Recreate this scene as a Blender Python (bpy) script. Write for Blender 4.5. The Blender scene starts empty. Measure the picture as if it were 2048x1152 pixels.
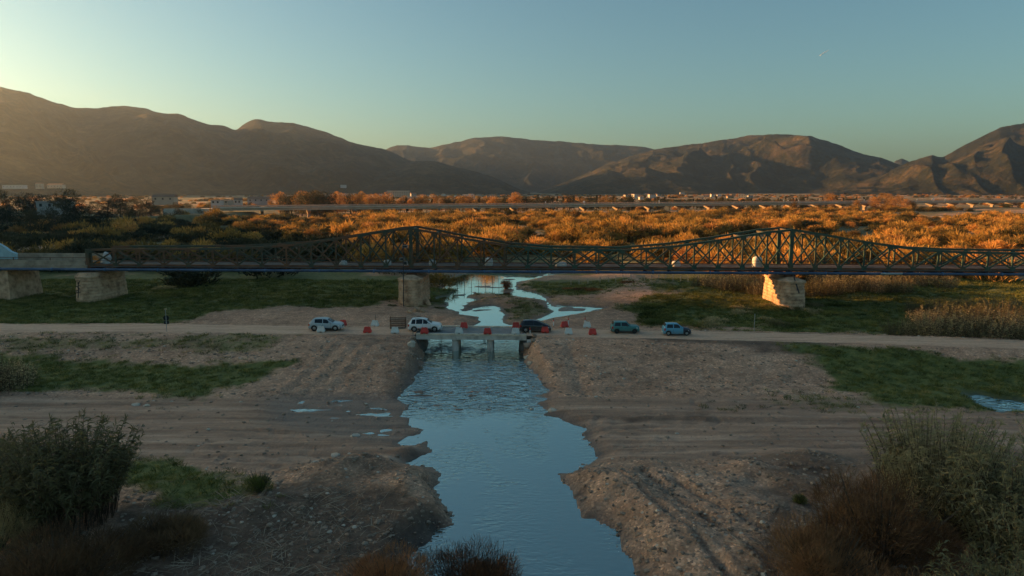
import bpy, math, random
import numpy as np
from mathutils import Vector, Matrix, Quaternion

random.seed(7)
RNG = np.random.default_rng(11)
R = math.radians
SC = bpy.context.scene
COL = SC.collection

# ------------------------------------------------------------------ camera
CAMZ = 19.5
PITCH = R(8.2)
FPX = 2048 * 24.0 / 36.0
cam = bpy.data.cameras.new('camera')
cam.lens = 24.0; cam.sensor_width = 36.0
cam.clip_start = 0.5; cam.clip_end = 60000
camo = bpy.data.objects.new('camera', cam); COL.objects.link(camo)
camo.location = (0, 0, CAMZ); camo.rotation_euler = (math.pi / 2 - PITCH, 0, 0)
SC.camera = camo

# ------------------------------------------------------------------ sky, sun, exposure
SUN_AZ = R(-72.0)      # from +Y towards +X
SUN_EL = R(9.0)
w = bpy.data.worlds.new('World'); SC.world = w; w.use_nodes = True
nt = w.node_tree
sky = nt.nodes.new('ShaderNodeTexSky'); sky.sky_type = 'NISHITA'
sky.sun_disc = False
sky.sun_elevation = SUN_EL; sky.sun_rotation = SUN_AZ
sky.altitude = 0; sky.air_density = 1.0; sky.dust_density = 1.6; sky.ozone_density = 1.6
tint = nt.nodes.new('ShaderNodeMix'); tint.data_type = 'RGBA'; tint.blend_type = 'MULTIPLY'
tint.inputs[0].default_value = 1.0
tint.inputs[7].default_value = (0.635, 0.835, 0.80, 1)
bg = nt.nodes['Background']; bg.inputs[1].default_value = 0.065
nt.links.new(sky.outputs[0], tint.inputs[6]); nt.links.new(tint.outputs[2], bg.inputs[0])

sl = bpy.data.lights.new('sun', 'SUN'); sl.energy = 5.0; sl.angle = R(0.5); sl.color = (1.0, 0.48, 0.15)
so = bpy.data.objects.new('sun', sl); COL.objects.link(so)
SUND = Vector((math.sin(SUN_AZ) * math.cos(SUN_EL), math.cos(SUN_AZ) * math.cos(SUN_EL), math.sin(SUN_EL)))
so.rotation_euler = (-SUND).to_track_quat('-Z', 'Y').to_euler(); so.location = (-60, 40, 120)

vs = SC.view_settings
vs.view_transform = 'Standard'; vs.look = 'None'; vs.gamma = 1.0; vs.exposure = 1.57; vs.use_curve_mapping = False
cy = SC.cycles
cy.max_bounces = 5; cy.diffuse_bounces = 2; cy.glossy_bounces = 3; cy.transmission_bounces = 3
cy.volume_bounces = 0; cy.transparent_max_bounces = 8
cy.caustics_reflective = False; cy.caustics_refractive = False
cy.use_denoising = True

# ------------------------------------------------------------------ helpers
SINP, COSP = math.sin(PITCH), math.cos(PITCH)
def ray(px, py):
    a = (px - 1024) / FPX; b = (576 - py) / FPX
    return np.array([a, COSP + b * SINP, -SINP + b * COSP])
def P(px, py, z=0.0):
    """surveyed point: where the sight line of a picture point meets height z"""
    d = ray(px, py); t = (z - CAMZ) / d[2]
    return (d[0] * t, d[1] * t, z)
def PY(px, py, Y):
    d = ray(px, py); t = Y / d[1]
    return (d[0] * t, Y, CAMZ + d[2] * t)
def sstep(a, b, x):
    t = np.clip((x - a) / (b - a), 0, 1); return t * t * (3 - 2 * t)
def lerp(a, b, t): return a + (b - a) * t

def _hash(ix, iy, seed):
    h = (ix.astype(np.int64) * 374761393 + iy.astype(np.int64) * 668265263 + seed * 974711) & 0x7fffffff
    h = ((h ^ (h >> 13)) * 1274126177) & 0x7fffffff
    return ((h ^ (h >> 16)) & 0xffff) / 65535.0
def vn(x, y, seed=0):
    ix = np.floor(x); iy = np.floor(y); fx = x - ix; fy = y - iy
    fx = fx * fx * fx * (fx * (fx * 6 - 15) + 10); fy = fy * fy * fy * (fy * (fy * 6 - 15) + 10)
    a = _hash(ix, iy, seed); b = _hash(ix + 1, iy, seed); c = _hash(ix, iy + 1, seed); d = _hash(ix + 1, iy + 1, seed)
    return (a + (b - a) * fx) * (1 - fy) + (c + (d - c) * fx) * fy
def fbm(x, y, oct=4, seed=0, gain=0.5):
    x = np.asarray(x, float); y = np.asarray(y, float)
    s = 0; a = 1; n = 0
    for i in range(oct):
        s = s + a * (vn(x * 2 ** i + 17.3 * i, y * 2 ** i - 9.1 * i, seed + i) * 2 - 1); n += a; a *= gain
    return s / n
def ridged(x, y, oct=4, seed=0):
    s = 0; a = 1; n = 0
    for i in range(oct):
        s = s + a * (1 - abs(vn(x * 2 ** i + 3.3 * i, y * 2 ** i - 7.1 * i, seed + i) * 2 - 1)); n += a; a *= 0.5
    return s / n

def poly_sd(x, y, poly):
    """signed distance to a polygon, negative inside"""
    poly = np.asarray(poly, float)[:, :2]
    n = len(poly); d2 = np.full(x.shape, 1e18); ins = np.zeros(x.shape, bool)
    for i in range(n):
        ax, ay = poly[i]; bx, by = poly[(i + 1) % n]
        ex, ey = bx - ax, by - ay
        L = ex * ex + ey * ey + 1e-12
        t = np.clip(((x - ax) * ex + (y - ay) * ey) / L, 0, 1)
        dx = x - ax - t * ex; dy = y - ay - t * ey
        d2 = np.minimum(d2, dx * dx + dy * dy)
        c = (ay > y) != (by > y)
        with np.errstate(divide='ignore', invalid='ignore'):
            xi = ax + (y - ay) * ex / (ey if ey != 0 else 1e-12)
        ins ^= c & (x < xi)
    d = np.sqrt(d2); return np.where(ins, -d, d)
def seg_d(x, y, pts):
    d2 = np.full(x.shape, 1e18)
    for (ax, ay), (bx, by) in zip(pts[:-1], pts[1:]):
        ex, ey = bx - ax, by - ay
        t = np.clip(((x - ax) * ex + (y - ay) * ey) / (ex * ex + ey * ey), 0, 1)
        d2 = np.minimum(d2, (x - ax - t * ex) ** 2 + (y - ay - t * ey) ** 2)
    return np.sqrt(d2)

# ---- materials
def new_mat(name):
    m = bpy.data.materials.new(name); m.use_nodes = True
    return m, m.node_tree, m.node_tree.nodes['Principled BSDF']
def N(nt, t, **kw):
    n = nt.nodes.new(t)
    for k, v in kw.items(): setattr(n, k, v)
    return n
def ramp(nt, fac, stops):
    r = N(nt, 'ShaderNodeValToRGB'); el = r.color_ramp.elements
    while len(el) > len(stops): el.remove(el[-1])
    while len(el) < len(stops): el.new(1.0)
    for e, (p, c) in zip(el, stops):
        e.position = p; e.color = (*c, 1) if len(c) == 3 else c
    nt.links.new(fac, r.inputs[0]); return r.outputs[0]
def noise(nt, vec, scale, detail=4, rough=0.55, dist=0.0):
    n = N(nt, 'ShaderNodeTexNoise'); n.inputs['Scale'].default_value = scale
    n.inputs['Detail'].default_value = detail; n.inputs['Roughness'].default_value = rough
    n.inputs['Distortion'].default_value = dist
    if vec is not None: nt.links.new(vec, n.inputs['Vector'])
    return n.outputs[0]
def mapping(nt, vec, scale=(1, 1, 1), loc=(0, 0, 0)):
    m = N(nt, 'ShaderNodeMapping'); m.inputs['Scale'].default_value = scale; m.inputs['Location'].default_value = loc
    nt.links.new(vec, m.inputs[0]); return m.outputs[0]
def mixc(nt, fac, a, b, mode='MIX'):
    m = N(nt, 'ShaderNodeMix', data_type='RGBA', blend_type=mode)
    for sock, v in ((m.inputs[0], fac), (m.inputs[6], a), (m.inputs[7], b)):
        if isinstance(v, (int, float)): sock.default_value = v
        elif isinstance(v, tuple): sock.default_value = (*v, 1) if len(v) == 3 else v
        else: nt.links.new(v, sock)
    return m.outputs[2]
def mth(nt, op, a, b=None, c=None):
    m = N(nt, 'ShaderNodeMath', operation=op)
    for i, v in enumerate((a, b, c)):
        if v is None: continue
        if isinstance(v, (int, float)): m.inputs[i].default_value = v
        else: nt.links.new(v, m.inputs[i])
    return m.outputs[0]
def bump(nt, bs, h, strength=0.5, dist=0.1, prev=None):
    b = N(nt, 'ShaderNodeBump'); b.inputs['Strength'].default_value = strength; b.inputs['Distance'].default_value = dist
    nt.links.new(h, b.inputs['Height'])
    if prev is not None: nt.links.new(prev, b.inputs['Normal'])
    if bs is not None: nt.links.new(b.outputs[0], bs.inputs['Normal'])
    return b.outputs[0]

def simple_mat(name, col, rough=0.6, metal=0.0, var=0.15, scale=3.0, bmp=0.0, spec=0.5):
    """colour with uneven grime and grain"""
    m, nt, bs = new_mat(name)
    tc = N(nt, 'ShaderNodeTexCoord'); geo = N(nt, 'ShaderNodeNewGeometry')
    n1 = noise(nt, geo.outputs['Position'], scale, 5, 0.6)
    lo = tuple(c * (1 - var * 1.6) for c in col); hi = tuple(min(1, c * (1 + var)) for c in col)
    c = ramp(nt, n1, [(0.3, lo), (0.7, hi)])
    nt.links.new(c, bs.inputs['Base Color'])
    bs.inputs['Roughness'].default_value = rough; bs.inputs['Metallic'].default_value = metal
    bs.inputs['Specular IOR Level'].default_value = spec
    if bmp: bump(nt, bs, n1, bmp, 0.03)
    return m

def leaf_mat(name, stops, transl=0.3, rough=0.7, nscale=0.35):
    """foliage: hue differs by plant and by clump; thin leaves let light through"""
    m, nt, bs = new_mat(name)
    oi = N(nt, 'ShaderNodeObjectInfo'); geo = N(nt, 'ShaderNodeNewGeometry')
    n1 = noise(nt, geo.outputs['Position'], nscale, 4, 0.6)
    n2 = noise(nt, geo.outputs['Position'], nscale * 14, 2, 0.6)
    f = mth(nt, 'ADD', mth(nt, 'MULTIPLY', n1, 0.75), mth(nt, 'MULTIPLY', oi.outputs['Random'], 0.58))
    f = mth(nt, 'ADD', f, mth(nt, 'MULTIPLY', mth(nt, 'SUBTRACT', n2, 0.5), 0.55))
    f = mth(nt, 'SUBTRACT', f, 0.17)
    c = ramp(nt, f, stops)
    nt.links.new(c, bs.inputs['Base Color']); bs.inputs['Roughness'].default_value = rough
    bs.inputs['Specular IOR Level'].default_value = 0.25
    tr = N(nt, 'ShaderNodeBsdfTranslucent'); nt.links.new(c, tr.inputs[0])
    mx = N(nt, 'ShaderNodeMixShader'); mx.inputs[0].default_value = transl
    out = nt.nodes['Material Output']
    nt.links.new(bs.outputs[0], mx.inputs[1]); nt.links.new(tr.outputs[0], mx.inputs[2]); nt.links.new(mx.outputs[0], out.inputs[0])
    return m

# ---- meshes and objects
def mesh_np(name, V, F, mat=None, smooth=False):
    """V (n,3), F (m,3|4) numpy"""
    V = np.asarray(V, np.float32); F = np.asarray(F, np.int32)
    me = bpy.data.meshes.new(name)
    k = F.shape[1]
    me.vertices.add(len(V)); me.vertices.foreach_set('co', V.ravel())
    me.loops.add(F.size); me.loops.foreach_set('vertex_index', F.ravel())
    me.polygons.add(len(F)); me.polygons.foreach_set('loop_start', np.arange(0, F.size, k, dtype=np.int32))
    me.polygons.foreach_set('loop_total', np.full(len(F), k, np.int32))
    if smooth: me.polygons.foreach_set('use_smooth', np.ones(len(F), bool))
    me.update(calc_edges=True)
    if mat: me.materials.append(mat)
    return me
class MB:
    def __init__(s): s.v = []; s.f = []
    def add(s, vs, fs):
        o = len(s.v); s.v += [tuple(map(float, p)) for p in vs]; s.f += [tuple(i + o for i in f) for f in fs]; return s
    def box(s, x0, x1, y0, y1, z0, z1, tx=0.0, ty=0.0):
        return s.add([(x0, y0, z0), (x1, y0, z0), (x1, y1, z0), (x0, y1, z0), (x0 + tx, y0 + ty, z1), (x1 - tx, y0 + ty, z1), (x1 - tx, y1 - ty, z1), (x0 + tx, y1 - ty, z1)],
                     [(3, 2, 1, 0), (4, 5, 6, 7), (0, 1, 5, 4), (1, 2, 6, 5), (2, 3, 7, 6), (3, 0, 4, 7)])
    def tube(s, pts, rad, n=6, cap=True):
        pts = [Vector(p) for p in pts]
        rads = rad if isinstance(rad, (list, tuple)) else [rad] * len(pts)
        rings = []
        for i, p in enumerate(pts):
            d = (pts[min(i + 1, len(pts) - 1)] - pts[max(i - 1, 0)]).normalized()
            a = d.cross(Vector((0, 0, 1)) if abs(d.z) < 0.95 else Vector((1, 0, 0))).normalized(); b = d.cross(a)
            rings.append([p + (a * math.cos(2 * math.pi * k / n) + b * math.sin(2 * math.pi * k / n)) * rads[i] for k in range(n)])
        vs = [q for r in rings for q in r]; fs = []
        for i in range(len(pts) - 1):
            for k in range(n):
                fs.append((i * n + k, i * n + (k + 1) % n, (i + 1) * n + (k + 1) % n, (i + 1) * n + k))
        if cap: fs += [tuple(range(n))[::-1], tuple(range((len(pts) - 1) * n, len(pts) * n))]
        return s.add(vs, fs)
    def loft(s, rings, cap=True):
        n = len(rings[0]); vs = [q for r in rings for q in r]; fs = []
        for i in range(len(rings) - 1):
            for k in range(n):
                fs.append((i * n + k, i * n + (k + 1) % n, (i + 1) * n + (k + 1) % n, (i + 1) * n + k))
        if cap: fs += [tuple(range(n))[::-1], tuple(range((len(rings) - 1) * n, len(rings) * n))]
        return s.add(vs, fs)
    def prism(s, prof, y0, y1):
        """profile in (x,z) extruded along y"""
        n = len(prof)
        vs = [(x, y0, z) for x, z in prof] + [(x, y1, z) for x, z in prof]
        fs = [tuple(range(n)), tuple(range(n, 2 * n))[::-1]] + [((i + 1) % n, i, i + n, (i + 1) % n + n) for i in range(n)]
        return s.add(vs, fs)
    def mesh(s, name, mat=None, smooth=False):
        me = bpy.data.meshes.new(name); me.from_pydata(s.v, [], s.f)
        if smooth:
            for p in me.polygons: p.use_smooth = True
        if mat: me.materials.append(mat)
        me.update(); return me
    def obj(s, name, mat=None, parent=None, smooth=False, loc=None):
        return link(name, s.mesh(name, mat, smooth), parent, loc)
def link(name, me, parent=None, loc=None):
    o = bpy.data.objects.new(name, me); COL.objects.link(o)
    if parent is not None: o.parent = parent
    if loc is not None: o.location = loc
    return o
def tag(o, label, cat, group=None):
    o['label'] = label; o['category'] = cat
    if group: o['group'] = group
    return o
def structure(o): o['kind'] = 'structure'; return o
def stuff(o, label=None, cat=None):
    o['kind'] = 'stuff'
    if label: o['label'] = label
    if cat: o['category'] = cat
    return o
def thing(name, label, cat, loc=(0, 0, 0), rz=0.0, group=None, scale=1.0):
    o = bpy.data.objects.new(name, None); COL.objects.link(o); o.empty_display_size = 0.3
    o.location = loc; o.rotation_euler = (0, 0, rz); o.scale = (scale,) * 3
    return tag(o, label, cat, group)
def copy_tree(o, parent=None):
    c = o.copy(); COL.objects.link(c); c.parent = parent
    for ch in o.children: copy_tree(ch, c)
    return c
_unit = {}
def unit_box(mat):
    if mat.name not in _unit:
        _unit[mat.name] = MB().box(-.5, .5, -.5, .5, -.5, .5).mesh('beam', mat)
    return _unit[mat.name]
def beam(name, p, q, wd, ht, mat, parent, up=(0, 0, 1)):
    """a straight bar from p to q (parent's own coordinates), sharing one mesh"""
    p = Vector(p); q = Vector(q); d = q - p; L = d.length; d.normalize()
    u = Vector(up)
    if abs(d.dot(u)) > 0.98: u = Vector((0, 1, 0))
    s = d.cross(u).normalized(); u = s.cross(d).normalized()
    o = bpy.data.objects.new(name, unit_box(mat)); COL.objects.link(o); o.parent = parent
    m = Matrix((d, s, u)).transposed().to_4x4()
    o.matrix_local = Matrix.Translation((p + q) / 2) @ m @ Matrix.Diagonal((L, wd, ht, 1))
    return o

def scatter(name, pts, variants, idx, rot, scl, label=None, cat=None):
    """ONE object of uncountable stuff: copies of the variants' shapes at pts"""
    me = bpy.data.meshes.new(name); pts = np.asarray(pts, np.float32)
    me.vertices.add(len(pts)); me.vertices.foreach_set('co', pts.ravel())
    for nm, ty, dat in (('vi', 'INT', np.asarray(idx, np.int32)), ('vs', 'FLOAT', np.asarray(scl, np.float32))):
        a = me.attributes.new(nm, ty, 'POINT'); a.data.foreach_set('value', dat)
    a = me.attributes.new('vr', 'FLOAT_VECTOR', 'POINT')
    rv = np.zeros((len(pts), 3), np.float32); rot = np.asarray(rot, np.float32)
    if rot.ndim == 1: rv[:, 2] = rot
    else: rv[:] = rot
    a.data.foreach_set('vector', rv.ravel())
    o = link(name, me); stuff(o, label, cat)
    g = bpy.data.node_groups.new(name, 'GeometryNodeTree')
    g.interface.new_socket('Geometry', in_out='INPUT', socket_type='NodeSocketGeometry')
    g.interface.new_socket('Geometry', in_out='OUTPUT', socket_type='NodeSocketGeometry')
    gi = g.nodes.new('NodeGroupInput'); go = g.nodes.new('NodeGroupOutput')
    jn = g.nodes.new('GeometryNodeJoinGeometry'); ip = g.nodes.new('GeometryNodeInstanceOnPoints')
    for v in reversed(variants):
        oi = g.nodes.new('GeometryNodeObjectInfo'); oi.inputs['Object'].default_value = v
        oi.inputs['As Instance'].default_value = True; oi.transform_space = 'ORIGINAL'
        g.links.new(oi.outputs['Geometry'], jn.inputs[0])
    def attr(n, t):
        x = g.nodes.new('GeometryNodeInputNamedAttribute'); x.data_type = t; x.inputs[0].default_value = n; return x.outputs[0]
    g.links.new(gi.outputs[0], ip.inputs['Points']); g.links.new(jn.outputs[0], ip.inputs['Instance'])
    ip.inputs['Pick Instance'].default_value = True
    g.links.new(attr('vi', 'INT'), ip.inputs['Instance Index'])
    g.links.new(attr('vr', 'FLOAT_VECTOR'), ip.inputs['Rotation'])
    g.links.new(attr('vs', 'FLOAT'), ip.inputs['Scale'])
    g.links.new(ip.outputs[0], go.inputs[0])
    md = o.modifiers.new('scatter', 'NODES'); md.node_group = g
    return o
# ------------------------------------------------------------------ the lie of the land
ROADC = [P(px, py, 2.0) for px, py in ((0, 657), (300, 656), (620, 660), (1024, 663), (1400, 671), (1700, 678), (2048, 689))]
_rx = np.array([p[0] for p in ROADC]); _ry = np.array([p[1] for p in ROADC])
def road_y(x):
    x = np.asarray(x, float)
    y = np.interp(x, _rx, _ry)
    y = np.where(x < _rx[0], _ry[0] + 0.010 * (_rx[0] - x), y)
    return np.where(x > _rx[-1], _ry[-1] - 0.33 * np.minimum(x - _rx[-1], 60), y)
def pp(pts, z=0.0): return [P(a, b, z)[:2] for a, b in pts]
# outlines of the water surface (level 0)
RIVER = pp([(846, 640), (848, 705), (846, 725), (834, 750), (821, 770), (793, 793), (813, 811), (805, 830), (819, 834), (817, 850), (840, 860), (838, 871), (821, 873),
            (795, 885), (801, 893), (834, 891), (852, 883), (858, 905), (823, 916), (815, 930), (846, 932), (868, 936), (883, 961), (862, 979), (883, 1008), (916, 1047),
            (879, 1061), (840, 1090), (800, 1152), (760, 1300), (1900, 1500), (1420, 1250), (1280, 1147), (1256, 1110), (1227, 1061), (1194, 1037), (1163, 1037), (1161, 1020), (1145, 991), (1145, 975),
            (1120, 963), (1114, 946), (1145, 946), (1182, 926), (1190, 909), (1168, 877), (1166, 856), (1120, 836), (1088, 832), (1102, 821), (1075, 807), (1098, 795), (1075, 793), (1096, 782),
            (1075, 750), (1051, 725), (1047, 705), (1047, 652), (1022, 648), (992, 641), (966, 641), (953, 650), (900, 668)])
UP_POOL = pp([(915, 629), (941, 619), (972, 612), (986, 612), (1000, 618), (1005, 633), (1006, 643), (1000, 648), (960, 648), (958, 633)])
UP_LAKE = pp([(869, 562), (902, 552), (937, 546), (1024, 547), (1089, 554), (1058, 561), (1029, 565), (1039, 580), (1084, 590), (1106, 610), (1214, 616), (1134, 631), (1089, 640), (1050, 646), (1114, 625),
              (1104, 620), (1086, 601), (1056, 597), (1002, 590), (962, 588), (948, 583), (937, 596), (960, 598), (930, 606), (925, 612), (925, 624), (900, 619), (890, 604), (868, 602), (900, 590), (915, 580), (902, 578), (874, 580), (890, 572)])
UP_FAR = pp([(1120, 540), (1165, 536), (1180, 525), (1200, 520), (1220, 524), (1215, 536), (1180, 546), (1110, 552), (1060, 556)])
PUDDLE = pp([(1935, 791), (1955, 788), (2000, 799), (2060, 806), (2120, 812), (2110, 824), (1990, 823), (1970, 812)])
WATERS = [RIVER, UP_POOL, UP_LAKE, UP_FAR, PUDDLE]
WET_L = pp([(540, 800), (660, 790), (815, 798), (815, 890), (700, 880), (560, 850)])
DIKE = [(-700, 240), P(0, 447, 4.0)[:2], P(230, 440, 4.5)[:2], P(430, 430, 5.5)[:2], (-165, 425)]
# green ground
GRASS = [(pp([(60, 552), (500, 548), (800, 552), (820, 585), (760, 608), (560, 612), (430, 622), (330, 640), (120, 646), (0, 646), (-300, 660), (-300, 560)], 1.2), 1.0),
         (pp([(-200, 700), (120, 705), (430, 715), (560, 722), (480, 752), (380, 782), (160, 772), (0, 765), (-200, 760)], 1.2), 1.0),
         (pp([(-200, 672), (300, 674), (600, 672), (520, 694), (300, 690), (0, 690)], 1.8), 0.55),
         (pp([(1600, 712), (1760, 712), (1900, 722), (2300, 735), (2300, 800), (1900, 800), (1780, 790), (1690, 760)], 1.0), 1.0),
         (pp([(1240, 612), (1330, 588), (1440, 570), (1640, 560), (2400, 560), (2400, 668), (1900, 668), (1700, 655), (1480, 650), (1290, 640)], 1.2), 0.95),
         (pp([(1290, 640), (1700, 655), (2000, 672), (1700, 664), (1420, 655)], 1.4), 0.8),
         (pp([(1020, 565), (1110, 558), (1260, 560), (1250, 580), (1150, 588), (1080, 585)], 0.6), 0.75),
         (pp([(850, 580), (868, 575), (885, 600), (860, 612)], 0.6), 0.9),
         (pp([(1010, 600), (1070, 600), (1096, 622), (1040, 640), (1015, 630)], 0.5), 0.55),
         (pp([(210, 905), (330, 915), (470, 945), (520, 990), (440, 1005), (330, 985), (240, 960)], 1.2), 1.0),
         (pp([(-200, 880), (30, 880), (80, 960), (20, 1010), (-200, 1010)], 1.2), 0.9),
         (pp([(1430, 805), (1600, 780), (1800, 800), (1700, 822)], 0.6), 0.35)]
DARKSOIL = [(pp([(250, 1000), (480, 985), (640, 960), (760, 985), (900, 1040), (830, 1110), (780, 1200), (200, 1250), (180, 1080)], 1.0), 0.9),
            (pp([(1250, 678), (1500, 676), (1700, 690), (1640, 716), (1480, 706), (1300, 696)], 1.2), 0.85),
            (pp([(600, 668), (840, 672), (835, 700), (700, 695)], 1.5), 0.4),
            (pp([(1230, 832), (1400, 826), (1420, 838), (1250, 844)], 0.5), 0.8),
            (pp([(640, 935), (720, 910), (780, 905), (800, 960), (700, 950)], 1.0), 0.5),
            (pp([(1440, 905), (1760, 895), (1740, 935), (1600, 940)], 0.9), 0.65),
            (pp([(1560, 900), (2048, 900), (2200, 1300), (1500, 1300)], 0.9), 0.7),
            (pp([(800, 735), (835, 720), (842, 745), (800, 790), (770, 790)], 0.9), 0.5)]

def land(x, y):
    """ground height before the water is cut in"""
    x = np.asarray(x, float); y = np.asarray(y, float)
    d = y - road_y(x)
    wob = fbm(x / 9, y / 9, 3, 5)
    # heights away from the causeway
    trackz = 0.34 + 0.10 * fbm(x / 30, y / 1.6, 3, 21) + 0.05 * fbm(x / 4, y / 2, 3, 22)
    fore = 0.80 + 0.45 * fbm(x / 7, y / 6, 4, 31) + 0.25 * ridged(x / 3.5 + y / 9, y / 5, 3, 33)
    rowz = 0.22 * np.sin((x * 0.80 + y * 0.52) * 1.25 + 2 * wob) * sstep(4, 9, x) * sstep(47, 42, y)
    fore = fore + rowz
    near = lerp(fore, trackz, sstep(41.5, 47.5, y + 2.5 * wob))
    # spoil heaps by the water
    for (hx, hy, hr, hh) in (HEAPS):
        near = near + hh * np.exp(-(((x - hx) ** 2 + ((y - hy) * 1.3) ** 2) / hr ** 2)) * (1 + 0.35 * fbm(x / 1.6, y / 1.6, 3, 41))
    far = 0.55 + 0.55 * sstep(92, 108, y) * sstep(-8, -18, x) + 0.6 * sstep(95, 112, y) * sstep(14, 26, x)
    far = far + (0.20 + 0.30 * sstep(112, 135, y)) * fbm(x / 12, y / 12, 4, 51) + 0.5 * sstep(125, 170, y)
    far = far + 0.7 * sstep(20, 30, x) * sstep(88, 95, y) * np.maximum(0, fbm(x / 6, y / 4, 3, 53))
    slope = 1.8 * np.exp(-((x + 5) / 30) ** 2) + 6
    emb_n = sstep(0, 1, (-d - 2.9 - 0.5 * wob) / (8.0 + 10 * np.exp(-((x + 4) / 34) ** 2)))
    emb_f = sstep(0, 1, (d - 2.9 - 0.4 * wob) / (4.5 + 2.5 * np.exp(-((x - 6) / 14) ** 2)))
    h = np.where(d < 0, lerp(2.0, near, emb_n), lerp(2.0, far, emb_f))
    rough = 0.10 * fbm(x / 1.1, y / 1.1, 4, 61) + 0.05 * fbm(x / 0.4, y / 0.4, 2, 62)
    h = h + rough * sstep(2.2, 3.6, abs(d)) * (1 - 0.5 * sstep(44, 47, y) * sstep(64, 60, y))
    # tracks worn down the gravel ramp
    ramp_m = sstep(-3, -6, d) * sstep(60, 64, y)
    h = h + 0.07 * ramp_m * np.sin(x * 3.1 + 0.35 * (y - 70) * np.sign(x + 4)) * sstep(6, 2, abs(x + 19)) - 0.22 * ramp_m * np.exp(-((x - 6.6 + 0.02 * (y - 78)) / 0.8) ** 2)
    # embankment carrying the far road to the viaduct
    dk = seg_d(x, y, DIKE)
    top = 4.0 + 2.2 * sstep(-260, -165, x)
    h = np.maximum(h, top * sstep(17, 4.5, dk))
    h = lerp(h, 2.0 + 2.5 * fbm(x / 160, y / 160, 3, 71), sstep(420, 600, y))
    return h
HEAPS = [(*P(735, 935, 0.6)[:2], 2.2, 0.6), (*P(640, 955, 0.6)[:2], 2.6, 0.6), (*P(830, 900, 0.4)[:2], 1.2, 0.55), (*P(840, 990, 0.4)[:2], 2.2, 0.45), (*P(1170, 965, 0.3)[:2], 1.3, 0.5), (*P(1240, 985, 0.4)[:2], 1.7, 0.45),
         (*P(1300, 1080, 0.6)[:2], 2.2, 0.35), (*P(1500, 945, 0.5)[:2], 1.6, 0.5), (*P(1620, 920, 0.5)[:2], 2.4, 0.5), (*P(500, 1050, 0.5)[:2], 3.0, 0.6)]
RUTS = [pp(q, 0.6) for q in ([(1225, 950), (1300, 1010), (1390, 1090), (1470, 1170)], [(1285, 945), (1370, 1015), (1470, 1090), (1560, 1170)], [(1345, 960), (1450, 1030), (1560, 1090)], [(1430, 905), (1520, 935), (1640, 945)],
        [(-200, 790), (300, 803), (830, 815)], [(-200, 822), (400, 838), (830, 862)], [(100, 850), (500, 868), (800, 900)], [(430, 890), (620, 905), (730, 925)], [(480, 915), (640, 945)], [(1110, 850), (1400, 824), (1750, 826), (2200, 870)], [(1130, 885), (1450, 868), (1800, 872), (2200, 900)], [(1230, 838), (1400, 832)], [(1420, 800), (1650, 790), (1900, 805)], [(1200, 905), (1500, 885), (1750, 890)])]
def ruts(x, y):
    o = np.zeros(x.shape); m = (y < 66) & (y > 24); xs, ys = x[m], y[m]; r = np.zeros(xs.shape)
    for i, q in enumerate(RUTS):
        d = seg_d(xs, ys, q) + 0.25 * fbm(xs / 2.5, ys / 2.5, 3, 161 + i); a = 0.26 if i < 4 else 0.09
        for off in ((0.0,) if i < 4 else (0.0, 1.5)):
            e = np.abs(d - off); r = r - a * np.exp(-(e / 0.20) ** 2) + 0.55 * a * np.exp(-((e - 0.48) / 0.20) ** 2) * (0.6 + 0.8 * fbm(xs / .8, ys / .8, 3, 181))
    o[m] = r; return o
def ground_h(x, y, full=False):
    x = np.atleast_1d(np.asarray(x, float)); y = np.atleast_1d(np.asarray(y, float))
    h = land(x, y) + ruts(x, y)
    sd = np.full(x.shape, 1e9)
    near = (y < 260)
    xs, ys = x[near], y[near]
    if len(xs):
        s = np.full(xs.shape, 1e9)
        for poly in WATERS: s = np.minimum(s, poly_sd(xs, ys, poly))
        up = sstep(85, 95, ys)
        s = s + (0.55 + 0.65 * up) * fbm(xs / (1.6 + 2 * up), ys / (1.0 + 1.0 * up), 5, 81, 0.6)
        sd[near] = s
    w = 1.5 + 1.2 * sstep(50, 44, y) * sstep(0, 8, x) + 1.8 * sstep(86, 92, y)
    bank = 0.04 + np.maximum(h - 0.04, 0.02) * sstep(0, 1, sd / w) ** 0.8
    bed = -0.04 - 0.7 * sstep(0, 2.5, -sd)
    # stony bars breaking the surface below the bridge
    bars = sstep(57, 60, y) * sstep(70, 66, y)
    upm = sstep(90, 96, y) * sstep(0.2, 1.2, -sd); bed = lerp(bed, -0.10 + 0.34 * fbm(x / 5.5, y / 2.0, 4, 191), upm)
    rocky = sstep(56.5, 59, y) * sstep(69, 66, y) * sstep(0.2, 1.0, -sd); bed = lerp(bed, -0.11 + 0.30 * fbm(x / 2.2, y / 0.8, 4, 193), rocky)
    out = np.where(sd > 0, np.minimum(bank, h + 0.0 * h) if False else bank, bed)
    out = np.where(sd > w * 1.02, h, out)
    # film of water lying between pebbles beside the ford
    xs = x; m = (y > 44) & (y < 66) & (x < -5) & (x > -32)
    if m.any():
        wl = sstep(2.0, -2.0, poly_sd(x[m], y[m], WET_L))
        pud = 0.034 + 0.13 * fbm(x[m] / 3.2, y[m] / 0.7, 3, 91) + 0.02 * fbm(x[m] / .5, y[m] / .5, 2, 92)
        out[m] = np.where(sd[m] > 0, lerp(out[m], pud, wl), out[m])
    return (out, sd) if full else out
def gz(x, y): return float(ground_h(x, y)[0])

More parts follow.
